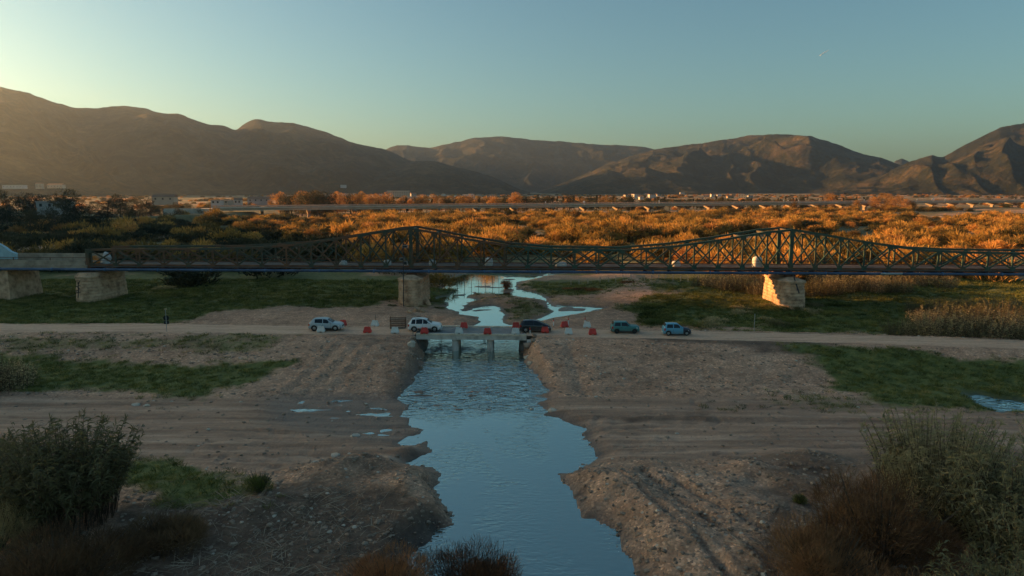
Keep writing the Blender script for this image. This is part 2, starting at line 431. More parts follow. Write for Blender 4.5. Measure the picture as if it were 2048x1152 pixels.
# ---- ground sheet: fine near the camera, coarse towards the hills
rows = [9.0]
while rows[-1] < 6600:
    Y = rows[-1]; rows.append(Y + 0.17 + 0.52 * (Y / 85) ** 1.65)
rows = np.array(rows); NC = 760
u = np.linspace(-1, 1, NC)
GX = u[None, :] * (0.95 * rows[:, None] + 32); GY = np.repeat(rows[:, None], NC, 1)
GX = GX + 0.0
gh, gsd = ground_h(GX.ravel(), GY.ravel(), True)
V = np.stack([GX.ravel(), GY.ravel(), gh], 1)
nr = len(rows); ii = (np.arange(nr - 1)[:, None] * NC + np.arange(NC - 1)[None, :]).ravel()
F = np.stack([ii, ii + 1, ii + NC + 1, ii + NC], 1)

def zone_masks(x, y):
    gr = np.zeros(x.shape); dk = np.zeros(x.shape)
    m = y < 190
    xs, ys = x[m], y[m]
    e = 3.0 * fbm(xs / 6, ys / 4, 4, 101) + 1.2 * fbm(xs / 1.4, ys / 1.2, 3, 102)
    g = np.zeros(xs.shape); s = np.zeros(xs.shape)
    for poly, a in GRASS: g = np.maximum(g, a * sstep(2.0, -2.0, poly_sd(xs, ys, poly) + e))
    for poly, a in DARKSOIL: s = np.maximum(s, a * sstep(1.0, -1.0, poly_sd(xs, ys, poly) + 0.6 * e))
    gr[m] = g; dk[m] = s
    wild = sstep(112, 128, y + 4 * fbm(x / 15, y / 15, 3, 103)) * (0.35 + 0.65 * sstep(-.35, .25, fbm(x / 22, y / 30, 3, 104)))
    wild = wild * np.where((x > -8) & (x < 26) & (y < 150), 0.35, 1.0)
    gr = np.maximum(gr, wild)
    dkd = seg_d(x, y, DIKE); gr = np.maximum(gr, sstep(20, 12, dkd))
    return gr, dk
gmask, dmask = zone_masks(V[:, 0], V[:, 1])
wet = sstep(1.3, 0.0, gsd) * 0.9; wet = np.maximum(wet, 0.35 * sstep(-0.02, -0.10, ruts(V[:, 0], V[:, 1])))
wl = sstep(2.5, -1.0, poly_sd(V[:, 0], V[:, 1], WET_L)); wet = np.maximum(wet, 0.8 * wl * sstep(40, 44, V[:, 1]))
pale = sstep(-.1, .5, fbm(V[:, 0] / 14, V[:, 1] / 2.6, 4, 111))
# wheel-worn lanes of the lower track
lane = sstep(44, 47, V[:, 1] + 1.5 * fbm(V[:, 0] / 9, V[:, 1] / 9, 3, 5)) * sstep(63, 60, V[:, 1])

gm, nt_, bs = new_mat('river_gravel_ground')
at = N(nt_, 'ShaderNodeVertexColor', layer_name='zones'); sp = N(nt_, 'ShaderNodeSeparateColor'); nt_.links.new(at.outputs[0], sp.inputs[0])
at2 = N(nt_, 'ShaderNodeVertexColor', layer_name='zones2'); sp2 = N(nt_, 'ShaderNodeSeparateColor'); nt_.links.new(at2.outputs[0], sp2.inputs[0])
geo = N(nt_, 'ShaderNodeNewGeometry'); pos = geo.outputs['Position']
n_big = noise(nt_, pos, 0.10, 5, 0.6); n_mid = noise(nt_, pos, 0.9, 6, 0.65); n_fine = noise(nt_, pos, 7.0, 4, 0.7)
vor = N(nt_, 'ShaderNodeTexVoronoi'); vor.inputs['Scale'].default_value = 7.0; nt_.links.new(pos, vor.inputs['Vector'])
sepv = N(nt_, 'ShaderNodeSeparateColor'); nt_.links.new(vor.outputs['Color'], sepv.inputs[0])
gravel = ramp(nt_, mth(nt_, 'ADD', mth(nt_, 'MULTIPLY', n_mid, 0.6), mth(nt_, 'MULTIPLY', n_big, 0.4)),
              [(0.30, (0.25, 0.125, 0.072)), (0.5, (0.53, 0.30, 0.19)), (0.72, (0.72, 0.45, 0.31))])
peb = ramp(nt_, sepv.outputs[0], [(0.0, (0.68, 0.64, 0.60)), (0.75, (1.10, 1.08, 1.05)), (0.93, (1.45, 1.42, 1.38)), (1.0, (2.0, 1.98, 1.9))])
gravel = mixc(nt_, 0.8, gravel, peb, 'MULTIPLY')
vor2 = N(nt_, 'ShaderNodeTexVoronoi'); vor2.inputs['Scale'].default_value = 2.6; nt_.links.new(pos, vor2.inputs['Vector'])
sv2 = N(nt_, 'ShaderNodeSeparateColor'); nt_.links.new(vor2.outputs['Color'], sv2.inputs[0])
cob = mth(nt_, 'MULTIPLY', mth(nt_, 'GREATER_THAN', sv2.outputs[1], 0.90), mth(nt_, 'LESS_THAN', vor2.outputs['Distance'], 0.30))
gravel = mixc(nt_, mth(nt_, 'MULTIPLY', cob, 0.75), gravel, ramp(nt_, sv2.outputs[0], [(0.0, (0.10, 0.075, 0.06)), (0.5, (0.36, 0.28, 0.22)), (1.0, (0.72, 0.62, 0.52))]))
silt = ramp(nt_, noise(nt_, mapping(nt_, pos, (0.10, 0.28, 1)), 1.0, 6, 0.65, 1.0), [(0.46, (0, 0, 0)), (0.58, (1, 1, 1))])
siltc = ramp(nt_, n_fine, [(0.3, (0.13, 0.072, 0.045)), (0.7, (0.27, 0.155, 0.10))])
gravel = mixc(nt_, mth(nt_, 'MULTIPLY', silt, 0.32), gravel, siltc)
lanec = ramp(nt_, noise(nt_, mapping(nt_, pos, (0.05, 0.9, 0.5)), 1.0, 6, 0.6), [(0.3, (0.20, 0.108, 0.068)), (0.52, (0.42, 0.245, 0.16)), (0.70, (0.66, 0.43, 0.30))])
gravel = mixc(nt_, mth(nt_, 'MULTIPLY', sp2.outputs[0], 0.8), gravel, lanec)
soil = ramp(nt_, n_mid, [(0.3, (0.050, 0.028, 0.018)), (0.55, (0.13, 0.075, 0.048)), (0.8, (0.28, 0.175, 0.118))])
gravel = mixc(nt_, sp.outputs[2], gravel, soil)
grass = ramp(nt_, mth(nt_, 'ADD', mth(nt_, 'MULTIPLY', n_fine, 0.5), mth(nt_, 'MULTIPLY', n_mid, 0.5)),
             [(0.34, (0.045, 0.055, 0.012)), (0.48, (0.11, 0.125, 0.026)), (0.60, (0.20, 0.19, 0.045)), (0.74, (0.40, 0.27, 0.11))])
drygrass = ramp(nt_, n_mid, [(0.3, (0.07, 0.05, 0.022)), (0.6, (0.15, 0.11, 0.05)), (0.8, (0.22, 0.16, 0.08))])
sepp = N(nt_, 'ShaderNodeSeparateXYZ'); nt_.links.new(pos, sepp.inputs[0])
far_f = N(nt_, 'ShaderNodeMapRange'); far_f.inputs[1].default_value = 115; far_f.inputs[2].default_value = 190; nt_.links.new(sepp.outputs[1], far_f.inputs[0])
grass = mixc(nt_, mth(nt_, 'MULTIPLY', far_f.outputs[0], 0.7), grass, drygrass)
gf = N(nt_, 'ShaderNodeMapRange'); gf.inputs[1].default_value = 0.22; gf.inputs[2].default_value = 0.78
nt_.links.new(mth(nt_, 'ADD', sp.outputs[0], mth(nt_, 'MULTIPLY', mth(nt_, 'SUBTRACT', n_mid, 0.5), 0.9)), gf.inputs[0])
col = mixc(nt_, mth(nt_, 'MULTIPLY', gf.outputs[0], sstep(0, 1, np.array(1.0)).item()), gravel, grass)
wetcol = mixc(nt_, 1.0, col, (0.42, 0.40, 0.38), 'MULTIPLY')
col = mixc(nt_, sp.outputs[1], col, wetcol)
nt_.links.new(col, bs.inputs['Base Color'])
rg = N(nt_, 'ShaderNodeMapRange'); rg.inputs[3].default_value = 0.92; rg.inputs[4].default_value = 0.38
nt_.links.new(sp.outputs[1], rg.inputs[0]); nt_.links.new(rg.outputs[0], bs.inputs['Roughness'])
b1 = bump(nt_, None, n_mid, 0.55, 0.30); b2 = bump(nt_, None, vor.outputs['Distance'], 0.5, -0.06, b1); bump(nt_, bs, n_fine, 0.5, 0.06, b2)
gme = mesh_np('riverbed', V, F, gm, True)
for nm, arr in (('zones', np.stack([gmask, wet, dmask, np.ones_like(wet)], 1)), ('zones2', np.stack([lane, pale, pale, np.ones_like(wet)], 1))):
    a = gme.color_attributes.new(nm, 'FLOAT_COLOR', 'POINT'); a.data.foreach_set('color', arr.astype(np.float32).ravel())
structure(link('riverbed_ground', gme))

# ---- plain beyond the sheet
pm = simple_mat('plain_soil', (0.09, 0.075, 0.04), 0.95, 0, 0.3, 0.01)
structure(MB().add([(-7500, -3100, -1.6), (7500, -3100, -1.6), (7500, 7300, -1.6), (-7500, 7300, -1.6)], [(0, 1, 2, 3)]).obj('plain', pm))

# ---- river water
wm, nt_, bs = new_mat('river_water')
geo = N(nt_, 'ShaderNodeNewGeometry'); pos = geo.outputs['Position']
rip = noise(nt_, mapping(nt_, pos, (1.0, 2.0, 1)), 1.5, 2, 0.5, 0.6)
rip2 = noise(nt_, mapping(nt_, pos, (1.0, 1.7, 1)), 0.60, 2, 0.5, 1.8)
spx = N(nt_, 'ShaderNodeSeparateXYZ'); nt_.links.new(pos, spx.inputs[0])
r1 = N(nt_, 'ShaderNodeMapRange', interpolation_type='SMOOTHSTEP'); r1.inputs[1].default_value = 55; r1.inputs[2].default_value = 61; nt_.links.new(spx.outputs[1], r1.inputs[0])
r2 = N(nt_, 'ShaderNodeMapRange', interpolation_type='SMOOTHSTEP'); r2.inputs[1].default_value = 82; r2.inputs[2].default_value = 74; nt_.links.new(spx.outputs[1], r2.inputs[0])
rap = mth(nt_, 'MULTIPLY', r1.outputs[0], r2.outputs[0])
b1 = N(nt_, 'ShaderNodeBump'); b1.inputs['Distance'].default_value = 0.22
nt_.links.new(rip2, b1.inputs['Height']); nt_.links.new(mth(nt_, 'MULTIPLY_ADD', rap, 0.9, 0.03), b1.inputs['Strength'])
b2 = N(nt_, 'ShaderNodeBump'); b2.inputs['Distance'].default_value = 0.05
nt_.links.new(rip, b2.inputs['Height']); nt_.links.new(b1.outputs[0], b2.inputs['Normal'])
patch = N(nt_, 'ShaderNodeMapRange', interpolation_type='SMOOTHSTEP'); patch.inputs[1].default_value = 0.42; patch.inputs[2].default_value = 0.60; patch.inputs[3].default_value = 0.10; patch.inputs[4].default_value = 1.0
nt_.links.new(noise(nt_, mapping(nt_, pos, (1.0, 0.55, 1)), 0.16, 3, 0.55, 0.8), patch.inputs[0])
calm = N(nt_, 'ShaderNodeMapRange', interpolation_type='SMOOTHSTEP'); calm.inputs[1].default_value = 84; calm.inputs[2].default_value = 90; calm.inputs[3].default_value = 1.0; calm.inputs[4].default_value = 0.10; nt_.links.new(spx.outputs[1], calm.inputs[0])
nt_.links.new(mth(nt_, 'MULTIPLY', patch.outputs[0], calm.outputs[0]), b2.inputs['Strength'])
bs.inputs['Base Color'].default_value = (0.055, 0.052, 0.040, 1); bs.inputs['Roughness'].default_value = 0.06; bs.inputs['IOR'].default_value = 1.6
gl = N(nt_, 'ShaderNodeBsdfGlossy'); gl.inputs['Color'].default_value = (0.78, 1.0, 1.0, 1); gl.inputs['Roughness'].default_value = 0.06
mx = N(nt_, 'ShaderNodeMixShader'); fr_ = N(nt_, 'ShaderNodeFresnel'); fr_.inputs[0].default_value = 3.0; nt_.links.new(mth(nt_, 'MINIMUM', mth(nt_, 'MULTIPLY', fr_.outputs[0], 1.32), 0.95), mx.inputs[0])
for n_ in (bs, gl): nt_.links.new(b2.outputs[0], n_.inputs['Normal'])
nt_.links.new(bs.outputs[0], mx.inputs[1]); nt_.links.new(gl.outputs[0], mx.inputs[2]); nt_.links.new(mx.outputs[0], nt_.nodes['Material Output'].inputs[0])
structure(MB().add([(-90, 12, 0), (110, 12, 0), (110, 215, 0), (-90, 215, 0)], [(0, 1, 2, 3)]).obj('river_water', wm))

# ---- dirt road on the causeway (a strip of packed earth)
rm, nt_, bs = new_mat('packed_earth_road')
geo = N(nt_, 'ShaderNodeNewGeometry'); pos = geo.outputs['Position']
n1 = noise(nt_, mapping(nt_, pos, (0.12, 1.3, 1)), 1.0, 6, 0.65); n2 = noise(nt_, pos, 3.0, 5, 0.7)
c = ramp(nt_, n1, [(0.3, (0.50, 0.29, 0.19)), (0.5, (0.68, 0.42, 0.28)), (0.72, (0.78, 0.52, 0.36))])
c = mixc(nt_, 0.55, c, ramp(nt_, n2, [(0.3, (0.6, 0.58, 0.55)), (0.7, (1.15, 1.12, 1.1))]), 'MULTIPLY')
nt_.links.new(c, bs.inputs['Base Color']); bs.inputs['Roughness'].default_value = 0.9; bump(nt_, bs, n2, 0.5, 0.05)
def road_strip(xs, name):
    v = []; f = []; K = 9
    for i, x in enumerate(xs):
        yc = float(road_y(x))
        e0 = 2.45 + 0.35 * float(fbm(np.array([x / 3.0]), np.array([1.7]), 3, 121)[0]); e1 = 2.45 + 0.35 * float(fbm(np.array([x / 3.0]), np.array([9.7]), 3, 122)[0])
        for k in range(K):
            q = k / (K - 1); o = lerp(-e0, e1, q)
            rut = -0.05 * math.exp(-((o - 0.9) / 0.35) ** 2) - 0.05 * math.exp(-((o + 0.9) / 0.35) ** 2)
            edge = -0.09 * max(0, abs(2 * q - 1) - 0.85) / 0.15
            v.append((x, yc + o, 2.09 + rut + edge + 0.02 * math.sin(x * 1.7 + k)))
    for i in range(len(xs) - 1):
        for k in range(K - 1):
            a = i * K + k; f.append((a, a + K, a + K + 1, a + 1))
    me = mesh_np(name, np.array(v), np.array(f)[:, ::-1] if False else np.array(f), rm, True)
    return structure(link(name, me))
BX0, BX1 = P(832, 670, 2.0)[0], P(1053, 670, 2.0)[0]      # ends of the low bridge
road_strip(np.arange(-130, BX0 + 0.31, 0.6), 'dirt_road')
road_strip(np.arange(BX1 - 0.3, 120, 0.6), 'dirt_road')

# ------------------------------------------------------------------ mountains
def hill_mat(name, stops, sc=0.006):
    m, nt, bs = new_mat(name)
    geo = N(nt, 'ShaderNodeNewGeometry')
    a = noise(nt, geo.outputs['Position'], sc, 8, 0.62); b = noise(nt, geo.outputs['Position'], sc * 6, 6, 0.75)
    f = mth(nt, 'ADD', mth(nt, 'MULTIPLY', a, 0.55), mth(nt, 'MULTIPLY', b, 0.45))
    nt.links.new(ramp(nt, f, stops), bs.inputs['Base Color']); bs.inputs['Roughness'].default_value = 0.95
    bs.inputs['Specular IOR Level'].default_value = 0.1
    bump(nt, bs, b, 1.0, 22.0); return m
HM = hill_mat('scrub_hill', [(0.40, (0.010, 0.014, 0.008)), (0.5, (0.034, 0.034, 0.017)), (0.60, (0.105, 0.075, 0.038))])
def hill(name, sil, dist, front, back, seed, spur=0.16, spurfreq=9.0, na=340, nrad=72, power=1.25):
    """sil: crest seen at picture points; dist: [(px, metres)] distance of the crest"""
    px = np.array([s[0] for s in sil], float); py = np.array([s[1] for s in sil], float)
    pxs = np.linspace(px[0], px[-1], na)
    if na > 2:
        # fine crest detail
        yy = np.interp(pxs, px, py)
        k = np.array([1, 2, 3, 2, 1.]); k /= k.sum(); yy = np.convolve(np.pad(yy, 2, 'edge'), k, 'valid')
        yy = yy + 1.3 * fbm(pxs / 14, pxs * 0, 4, seed)
    D = np.interp(pxs, [d[0] for d in dist], [d[1] for d in dist])
    a = (pxs - 1024) / FPX; b = (576 - yy) / FPX
    dx, dy, dz = a, COSP + b * SINP, -SINP + b * COSP
    hor = np.hypot(dx, dy); t = D / hor
    cx, cyy, cz = dx * t, dy * t, CAMZ + dz * t
    H = np.maximum(cz, 1.0)
    qs = np.concatenate([np.linspace(0, 1, nrad), 1 + np.linspace(0, 1, nrad // 3 + 1)[1:]])
    V = np.zeros((len(qs), na, 3))
    for i, q in enumerate(qs):
        if q <= 1: r = D - front * (1 - q); prof = q ** power
        else: r = D + back * (q - 1); prof = 1 - (q - 1) ** 1.3 * 1.02
        X, Yv = cx / D * r, cyy / D * r
        warp = 0.8 * fbm(X / 900, Yv / 900, 3, seed + 3)
        az = np.arctan2(cx, cyy) * spurfreq
        rg = ridged(az + warp + 0.6 * q, np.full_like(az, q * 0.9) + warp, 3, seed + 5) - 0.55
        env = np.clip(4 * q * (1 - q), 0, 1) ** 0.8 if q <= 1 else 0.0
        z = H * prof + H * spur * rg * env * 1.6 + (H * 0.06 * fbm(X / 220, Yv / 220, 4, seed + 9) + 26 * (ridged(X / 150, Yv / 150, 4, seed + 13) - .6) + 7 * fbm(X / 45, Yv / 45, 3, seed + 15)) * env
        lim = (CAMZ + dz * t - CAMZ) / D * r + CAMZ          # keep the spurs under the crest line
        z = np.where(q < 1, np.minimum(z, lim - 2 * (1 - q)), z)
        V[i] = np.stack([X, Yv, z - 4 * (1 - min(q, 1))], 1)
    n = na; ii = (np.arange(len(qs) - 1)[:, None] * n + np.arange(n - 1)[None, :]).ravel()
    return structure(link(name, mesh_np(name, V.reshape(-1, 3), np.stack([ii, ii + 1, ii + n + 1, ii + n], 1), HM, True)))

hill('mountain_west', [(-700, 260), (-500, 235), (-300, 205), (-150, 178), (-60, 172), (0, 173), (30, 180), (60, 187), (100, 202), (150, 216), (200, 216), (245, 211), (285, 215), (320, 226), (360, 228), (410, 248), (450, 252), (470, 262), (490, 247), (512, 237), (540, 244), (580, 245), (610, 252),
      (650, 263), (700, 283), (740, 293), (770, 298), (800, 312), (830, 324), (870, 335), (930, 350), (1000, 368), (1060, 384)],
     [(-700, 3200), (0, 3400), (500, 3700), (800, 3900), (1060, 3800)], 1500, 1300, 201, 0.30, 11, 420, 90)
hill('foothill_west', [(660, 384), (740, 352), (800, 331), (830, 322), (870, 322), (910, 333), (960, 345), (1010, 364), (1050, 384)], [(660, 3100), (1050, 3300)], 1000, 600, 221, 0.12, 12, 160, 40)
hill('mountain_middle', [(640, 384), (700, 340), (770, 299), (790, 291), (820, 291), (858, 296), (900, 287), (950, 276), (1000, 273), (1060, 279), (1140, 284), (1200, 290), (1250, 290), (1300, 296), (1340, 308), (1400, 330), (1500, 384)], [(640, 5600), (1500, 5800)], 1400, 1000, 241, 0.30, 10, 280, 70)
hill('mountain_east_low', [(1070, 386), (1120, 368), (1200, 335), (1260, 313), (1310, 299), (1350, 293), (1420, 284), (1500, 271), (1570, 268), (1620, 272), (1670, 287), (1720, 306), (1770, 318), (1800, 330), (1860, 350), (1960, 384)],
     [(1070, 4200), (1500, 4500), (1960, 4400)], 1250, 1000, 261, 0.46, 10, 380, 90, 1.1)
hill('foothill_middle', [(1090, 386), (1150, 362), (1190, 348), (1215, 339), (1240, 346), (1290, 334), (1330, 345), (1400, 362), (1480, 386)], [(1090, 3300), (1480, 3500)], 900, 500, 281, 0.14, 12, 160, 40)
hill('far_peak', [(1740, 384), (1775, 340), (1790, 322), (1803, 317), (1818, 323), (1840, 345), (1880, 384)], [(1740, 6200), (1880, 6200)], 700, 500, 291, 0.1, 14, 60, 24)
hill('mountain_east', [(1640, 386), (1720, 362), (1780, 341), (1812, 326), (1840, 317), (1865, 310), (1885, 315), (1910, 301), (1950, 279), (2000, 255), (2048, 246), (2120, 236), (2250, 250), (2450, 300)],
     [(1640, 3600), (2048, 3900), (2450, 3600)], 1200, 900, 301, 0.46, 10, 360, 90, 1.1)

# unseen ridge added out of view at left, crest shaped to shade the ford
SX, SY = math.sin(SUN_AZ), math.cos(SUN_AZ)                # towards the sun
UX, UY = SY, -SX                                            # across it
def spur():
    us = np.linspace(-900, 540, 300); vs = np.linspace(-1, 1, 41); L = 1100.0; T = math.tan(SUN_EL)
    kn = [(-900, 150), (-300, 150), (40, 120), (95, 80), (108, 40), (115, 14), (118, -4), (124, 8), (130, 36), (138, 44), (148, -20), (187, -90), (240, -160), (333, -270), (430, -520), (500, -900), (540, -1080)]
    Hh = (L + np.interp(us, [k[0] for k in kn], [k[1] for k in kn])) * T
    V = np.zeros((len(vs), len(us), 3))
    for i, q in enumerate(vs):
        v = -L + q * 340
        x = us * UX - v * SX; y = us * UY - v * SY
        z = Hh * (1 - abs(q)) ** 0.9 + 10 * fbm(x / 90, y / 90, 4, 311) * min(1, abs(q) * 3) - 6 * abs(q)
        V[i] = np.stack([x, y, z], 1)
    n = len(us); ii = (np.arange(len(vs) - 1)[:, None] * n + np.arange(n - 1)[None, :]).ravel()
    structure(link('shade_ridge', mesh_np('shade_ridge', V.reshape(-1, 3), np.stack([ii, ii + n, ii + n + 1, ii + 1], 1), HM, True)))
spur()

# ---- evening haze over the whole valley
hm = bpy.data.materials.new('valley_haze'); hm.use_nodes = True
nt_ = hm.node_tree; nt_.nodes.remove(nt_.nodes['Principled BSDF'])
pv = N(nt_, 'ShaderNodeVolumePrincipled'); pv.inputs['Color'].default_value = (0.64, 0.81, 1.0, 1)
pv.inputs['Density'].default_value = 0.000066; pv.inputs['Anisotropy'].default_value = 0.75
nt_.links.new(pv.outputs[0], nt_.nodes['Material Output'].inputs['Volume'])
hz = MB().box(-7600, 7600, -3200, 7400, -6, 500).obj('haze', hm); hz['kind'] = 'stuff'
# ------------------------------------------------------------------ steel truss bridge
def nmat(name, stops, scale, rough, bmp=0.0, detail=5, metal=0.0):
    m, nt, bs = new_mat(name); geo = N(nt, 'ShaderNodeNewGeometry')
    n1 = noise(nt, geo.outputs['Position'], scale, detail, 0.62)
    nt.links.new(ramp(nt, n1, stops), bs.inputs['Base Color']); bs.inputs['Roughness'].default_value = rough; bs.inputs['Metallic'].default_value = metal
    if bmp: bump(nt, bs, n1, bmp, 0.05)
    return m
M_STEEL = nmat('rusted_green_steel', [(0.36, (0.040, 0.062, 0.042)), (0.48, (0.062, 0.064, 0.038)), (0.56, (0.15, 0.066, 0.030)), (0.78, (0.26, 0.11, 0.045))], 0.22, 0.7)
M_GREEN = nmat('green_painted_steel', [(0.36, (0.024, 0.060, 0.040)), (0.52, (0.045, 0.085, 0.055)), (0.62, (0.09, 0.075, 0.040)), (0.80, (0.22, 0.10, 0.045))], 0.3, 0.6)
M_RUST = nmat('rusted_steel', [(0.35, (0.09, 0.038, 0.020)), (0.6, (0.18, 0.075, 0.036)), (0.8, (0.28, 0.13, 0.065))], 0.6, 0.8)
M_DECK = nmat('bridge_deck', [(0.35, (0.075, 0.058, 0.05)), (0.65, (0.15, 0.12, 0.105))], 0.8, 0.9)
M_PIPE = nmat('blue_pipe', [(0.35, (0.035, 0.062, 0.12)), (0.6, (0.065, 0.115, 0.21)), (0.85, (0.16, 0.22, 0.31))], 0.5, 0.45)
M_STONE = nmat('pier_stone', [(0.32, (0.28, 0.155, 0.088)), (0.5, (0.58, 0.36, 0.22)), (0.75, (0.78, 0.54, 0.36))], 1.1, 0.95, 0.8, 8)
M_CONC = nmat('weathered_concrete', [(0.32, (0.36, 0.31, 0.26)), (0.5, (0.66, 0.59, 0.51)), (0.78, (0.80, 0.73, 0.65))], 0.9, 0.9, 0.3, 8)
M_KERB = nmat('kerb_concrete', [(0.32, (0.55, 0.44, 0.32)), (0.6, (0.80, 0.67, 0.51))], 1.4, 0.9, 0.2)
M_DARKW = simple_mat('dark_paint', (0.02, 0.02, 0.022), 0.7)
A0 = np.array(P(0, 538, 6.4)); A1 = np.array(P(2048, 549, 6.4))
BE = (A1 - A0)[:2]; BL = float(np.hypot(*BE)); BE = BE / BL; BN = np.array([-BE[1], BE[0]])
BANG = math.atan2(BE[1], BE[0])
def b_s(px, off=0.6):
    """distance along the bridge of the picture column px, on the plane 'off' behind the pipe"""
    a = (px - 1024) / FPX * 1.0
    d = ray(px, 520); o = A0[:2] + BN * off
    # o + s*BE = t*d
    M_ = np.array([[BE[0], -d[0]], [BE[1], -d[1]]]); s, t = np.linalg.solve(M_, -o); return float(s)
def b_z(px, py, off=0.6):
    d = ray(px, py); o = A0[:2] + BN * off
    M_ = np.array([[BE[0], -d[0]], [BE[1], -d[1]]]); s, t = np.linalg.solve(M_, -o); return float(s), CAMZ + d[2] * t
TOP = [b_z(*p) for p in ((183, 500), (230, 499), (440, 498), (520, 495), (600, 489), (700, 474), (790, 460), (825, 457), (865, 465), (930, 478), (1020, 492), (1100, 499), (1250, 501), (1350, 493), (1450, 479), (1540, 464), (1585, 460), (1640, 468), (1700, 479), (1780, 492), (1850, 501), (1930, 505), (2048, 507))]
TOP.append((TOP[-1][0] + 40, TOP[-1][1]))
def top_z(s): return float(np.interp(s, [t[0] for t in TOP], [t[1] for t in TOP]))
S0 = b_s(182); SP1 = b_s(822); SP2 = b_s(1582); S1 = BL + 26
BOT = 7.05
br = thing('truss_bridge', 'long rusty green steel truss bridge crossing the riverbed on stone piers', 'bridge', (A0[0], A0[1], 0), BANG)
npan1 = 13; npan2 = 16
pan = list(np.linspace(S0, SP1, npan1 + 1)) + list(np.linspace(SP1, SP2, npan2 + 1))[1:]
step2 = (SP2 - SP1) / npan2
while pan[-1] < S1: pan.append(pan[-1] + step2)
NEAR_O, FAR_O = 0.75, 6.6
SG = SP1 + 16.0      # the ironwork right of here kept its green paint
for off in (NEAR_O, FAR_O):
    for i, s in enumerate(pan):
        M_T = M_GREEN if s > SG else M_STEEL
        tower = min(abs(s - SP1), abs(s - SP2)) < 0.5
        wd = 0.55 if tower else 0.24
        beam('vertical_post', (s, off, BOT), (s, off, top_z(s) - 0.12), wd, wd * 0.8, M_T, br)
        if off == NEAR_O: beam('gusset_plate', (s - 0.42, off - 0.22, top_z(s) - 0.18), (s + 0.42, off - 0.22, top_z(s) - 0.18), 0.03, 0.62, M_T, br); beam('gusset_plate', (s - 0.40, off - 0.2, BOT + 0.16), (s + 0.40, off - 0.2, BOT + 0.16), 0.03, 0.55, M_T, br)
        if i == len(pan) - 1: break
        t = pan[i + 1]
        beam('bottom_chord', (s, off, BOT), (t, off, BOT), 0.34, 0.34, M_RUST, br)
        # top chord follows the hog-backed line
        mids = sorted([s, t] + [k[0] for k in TOP if s + 0.4 < k[0] < t - 0.4])
        for a, b in zip(mids[:-1], mids[1:]):
            beam('top_chord', (a, off, top_z(a)), (b, off, top_z(b)), 0.40, 0.34, M_T, br)
        tower_l = min(abs(t - SP1), abs(t - SP2)) < 0.5
        beam('diagonal_brace', (s, off - 0.05, BOT + 0.1), (t, off - 0.05, top_z(t) - 0.15), 0.17, 0.22, M_T, br)
        beam('diagonal_brace', (s, off + 0.05, top_z(s) - 0.15), (t, off + 0.05, BOT + 0.1), 0.17, 0.22, M_T, br)
    beam('hand_rail', (pan[0], off + (0.35 if off < 3 else -0.35), BOT + 1.15), (pan[-1], off + (0.35 if off < 3 else -0.35), BOT + 1.15), 0.07, 0.07, M_RUST, br)
    beam('hand_rail', (pan[0], off + (0.35 if off < 3 else -0.35), BOT + 0.7), (pan[-1], off + (0.35 if off < 3 else -0.35), BOT + 0.7), 0.05, 0.05, M_RUST, br)
for s in pan:
    beam('cross_beam', (s, NEAR_O - 0.55, BOT - 0.42), (s, FAR_O + 0.3, BOT - 0.42), 0.3, 0.5, M_RUST, br)
    if top_z(s) > 12.0: beam('top_strut', (s, NEAR_O, top_z(s) - 0.2), (s, FAR_O, top_z(s) - 0.2), 0.25, 0.3, M_STEEL, br)
for a, b in zip(pan[:-1], pan[1:]):
    beam('deck_slab', (a + 0.01, (NEAR_O + FAR_O) / 2, BOT - 0.06), (b - 0.01, (NEAR_O + FAR_O) / 2, BOT - 0.06), FAR_O - NEAR_O - 0.5, 0.18, M_DECK, br)
for off in (2.4, 5.0):
    beam('stringer', (pan[0], off, BOT - 0.42), (pan[-1], off, BOT - 0.42), 0.25, 0.4, M_RUST, br)
beam('walkway_edge', (pan[0], 0.36, BOT - 0.18), (pan[-1], 0.36, BOT - 0.18), 0.30, 0.14, M_DECK, br)
for sp_ in (SP1, SP2):
    for off in (NEAR_O, FAR_O):
        bb = MB().prism([(-0.9, 0), (0.9, 0), (0.45, 0.55), (-0.45, 0.55)], -0.35, 0.35).obj('bearing', M_RUST, br); bb.location = (sp_, off, BOT - 1.25)

M_APPR = nmat('old_parapet_concrete', [(0.32, (0.22, 0.17, 0.125)), (0.6, (0.44, 0.34, 0.25))], 0.7, 0.9, 0.3, 8)
# ---- approach span of the bridge on the left
ap = thing('bridge_approach', 'short concrete approach deck with low parapet walls joining the left end of truss bridge', 'bridge approach', (A0[0], A0[1], 0), BANG)
beam('approach_deck', (-30, 3.7, 6.75), (S0 - 0.6, 3.7, 6.75), 7.0, 0.7, M_APPR, ap)
for k in range(7):
    a = -30 + (S0 + 29) * k / 7; b = -30 + (S0 + 29) * (k + 1) / 7
    beam('parapet_panel', (a + 0.03, 0.62, 7.45), (b - 0.03, 0.62, 7.45), 0.24, 0.75, M_APPR, ap)
    beam('parapet_panel', (a + 0.03, 6.9, 7.75), (b - 0.03, 6.9, 7.75), 0.24, 1.35, M_APPR, ap)
    beam('rail_post', (a + 0.3, 0.66, 7.8), (a + 0.3, 0.66, 8.35), 0.1, 0.1, M_RUST, ap)
beam('hand_rail', (-30, 0.66, 8.3), (S0 - 0.3, 0.66, 8.3), 0.08, 0.08, M_RUST, ap)
beam('end_post', (S0 - 0.55, NEAR_O, 6.2), (S0 - 0.55, NEAR_O, top_z(S0) + 0.1), 0.6, 0.5, M_STEEL, ap)
M_PALEBLUE = nmat('pale_blue_paint', [(0.3, (0.24, 0.40, 0.46)), (0.7, (0.40, 0.58, 0.64))], 0.8, 0.5)
bp = thing('parapet_end_wall', 'pale blue curved end wall beside the approach deck at far left', 'wall', (A0[0], A0[1], 0), BANG)
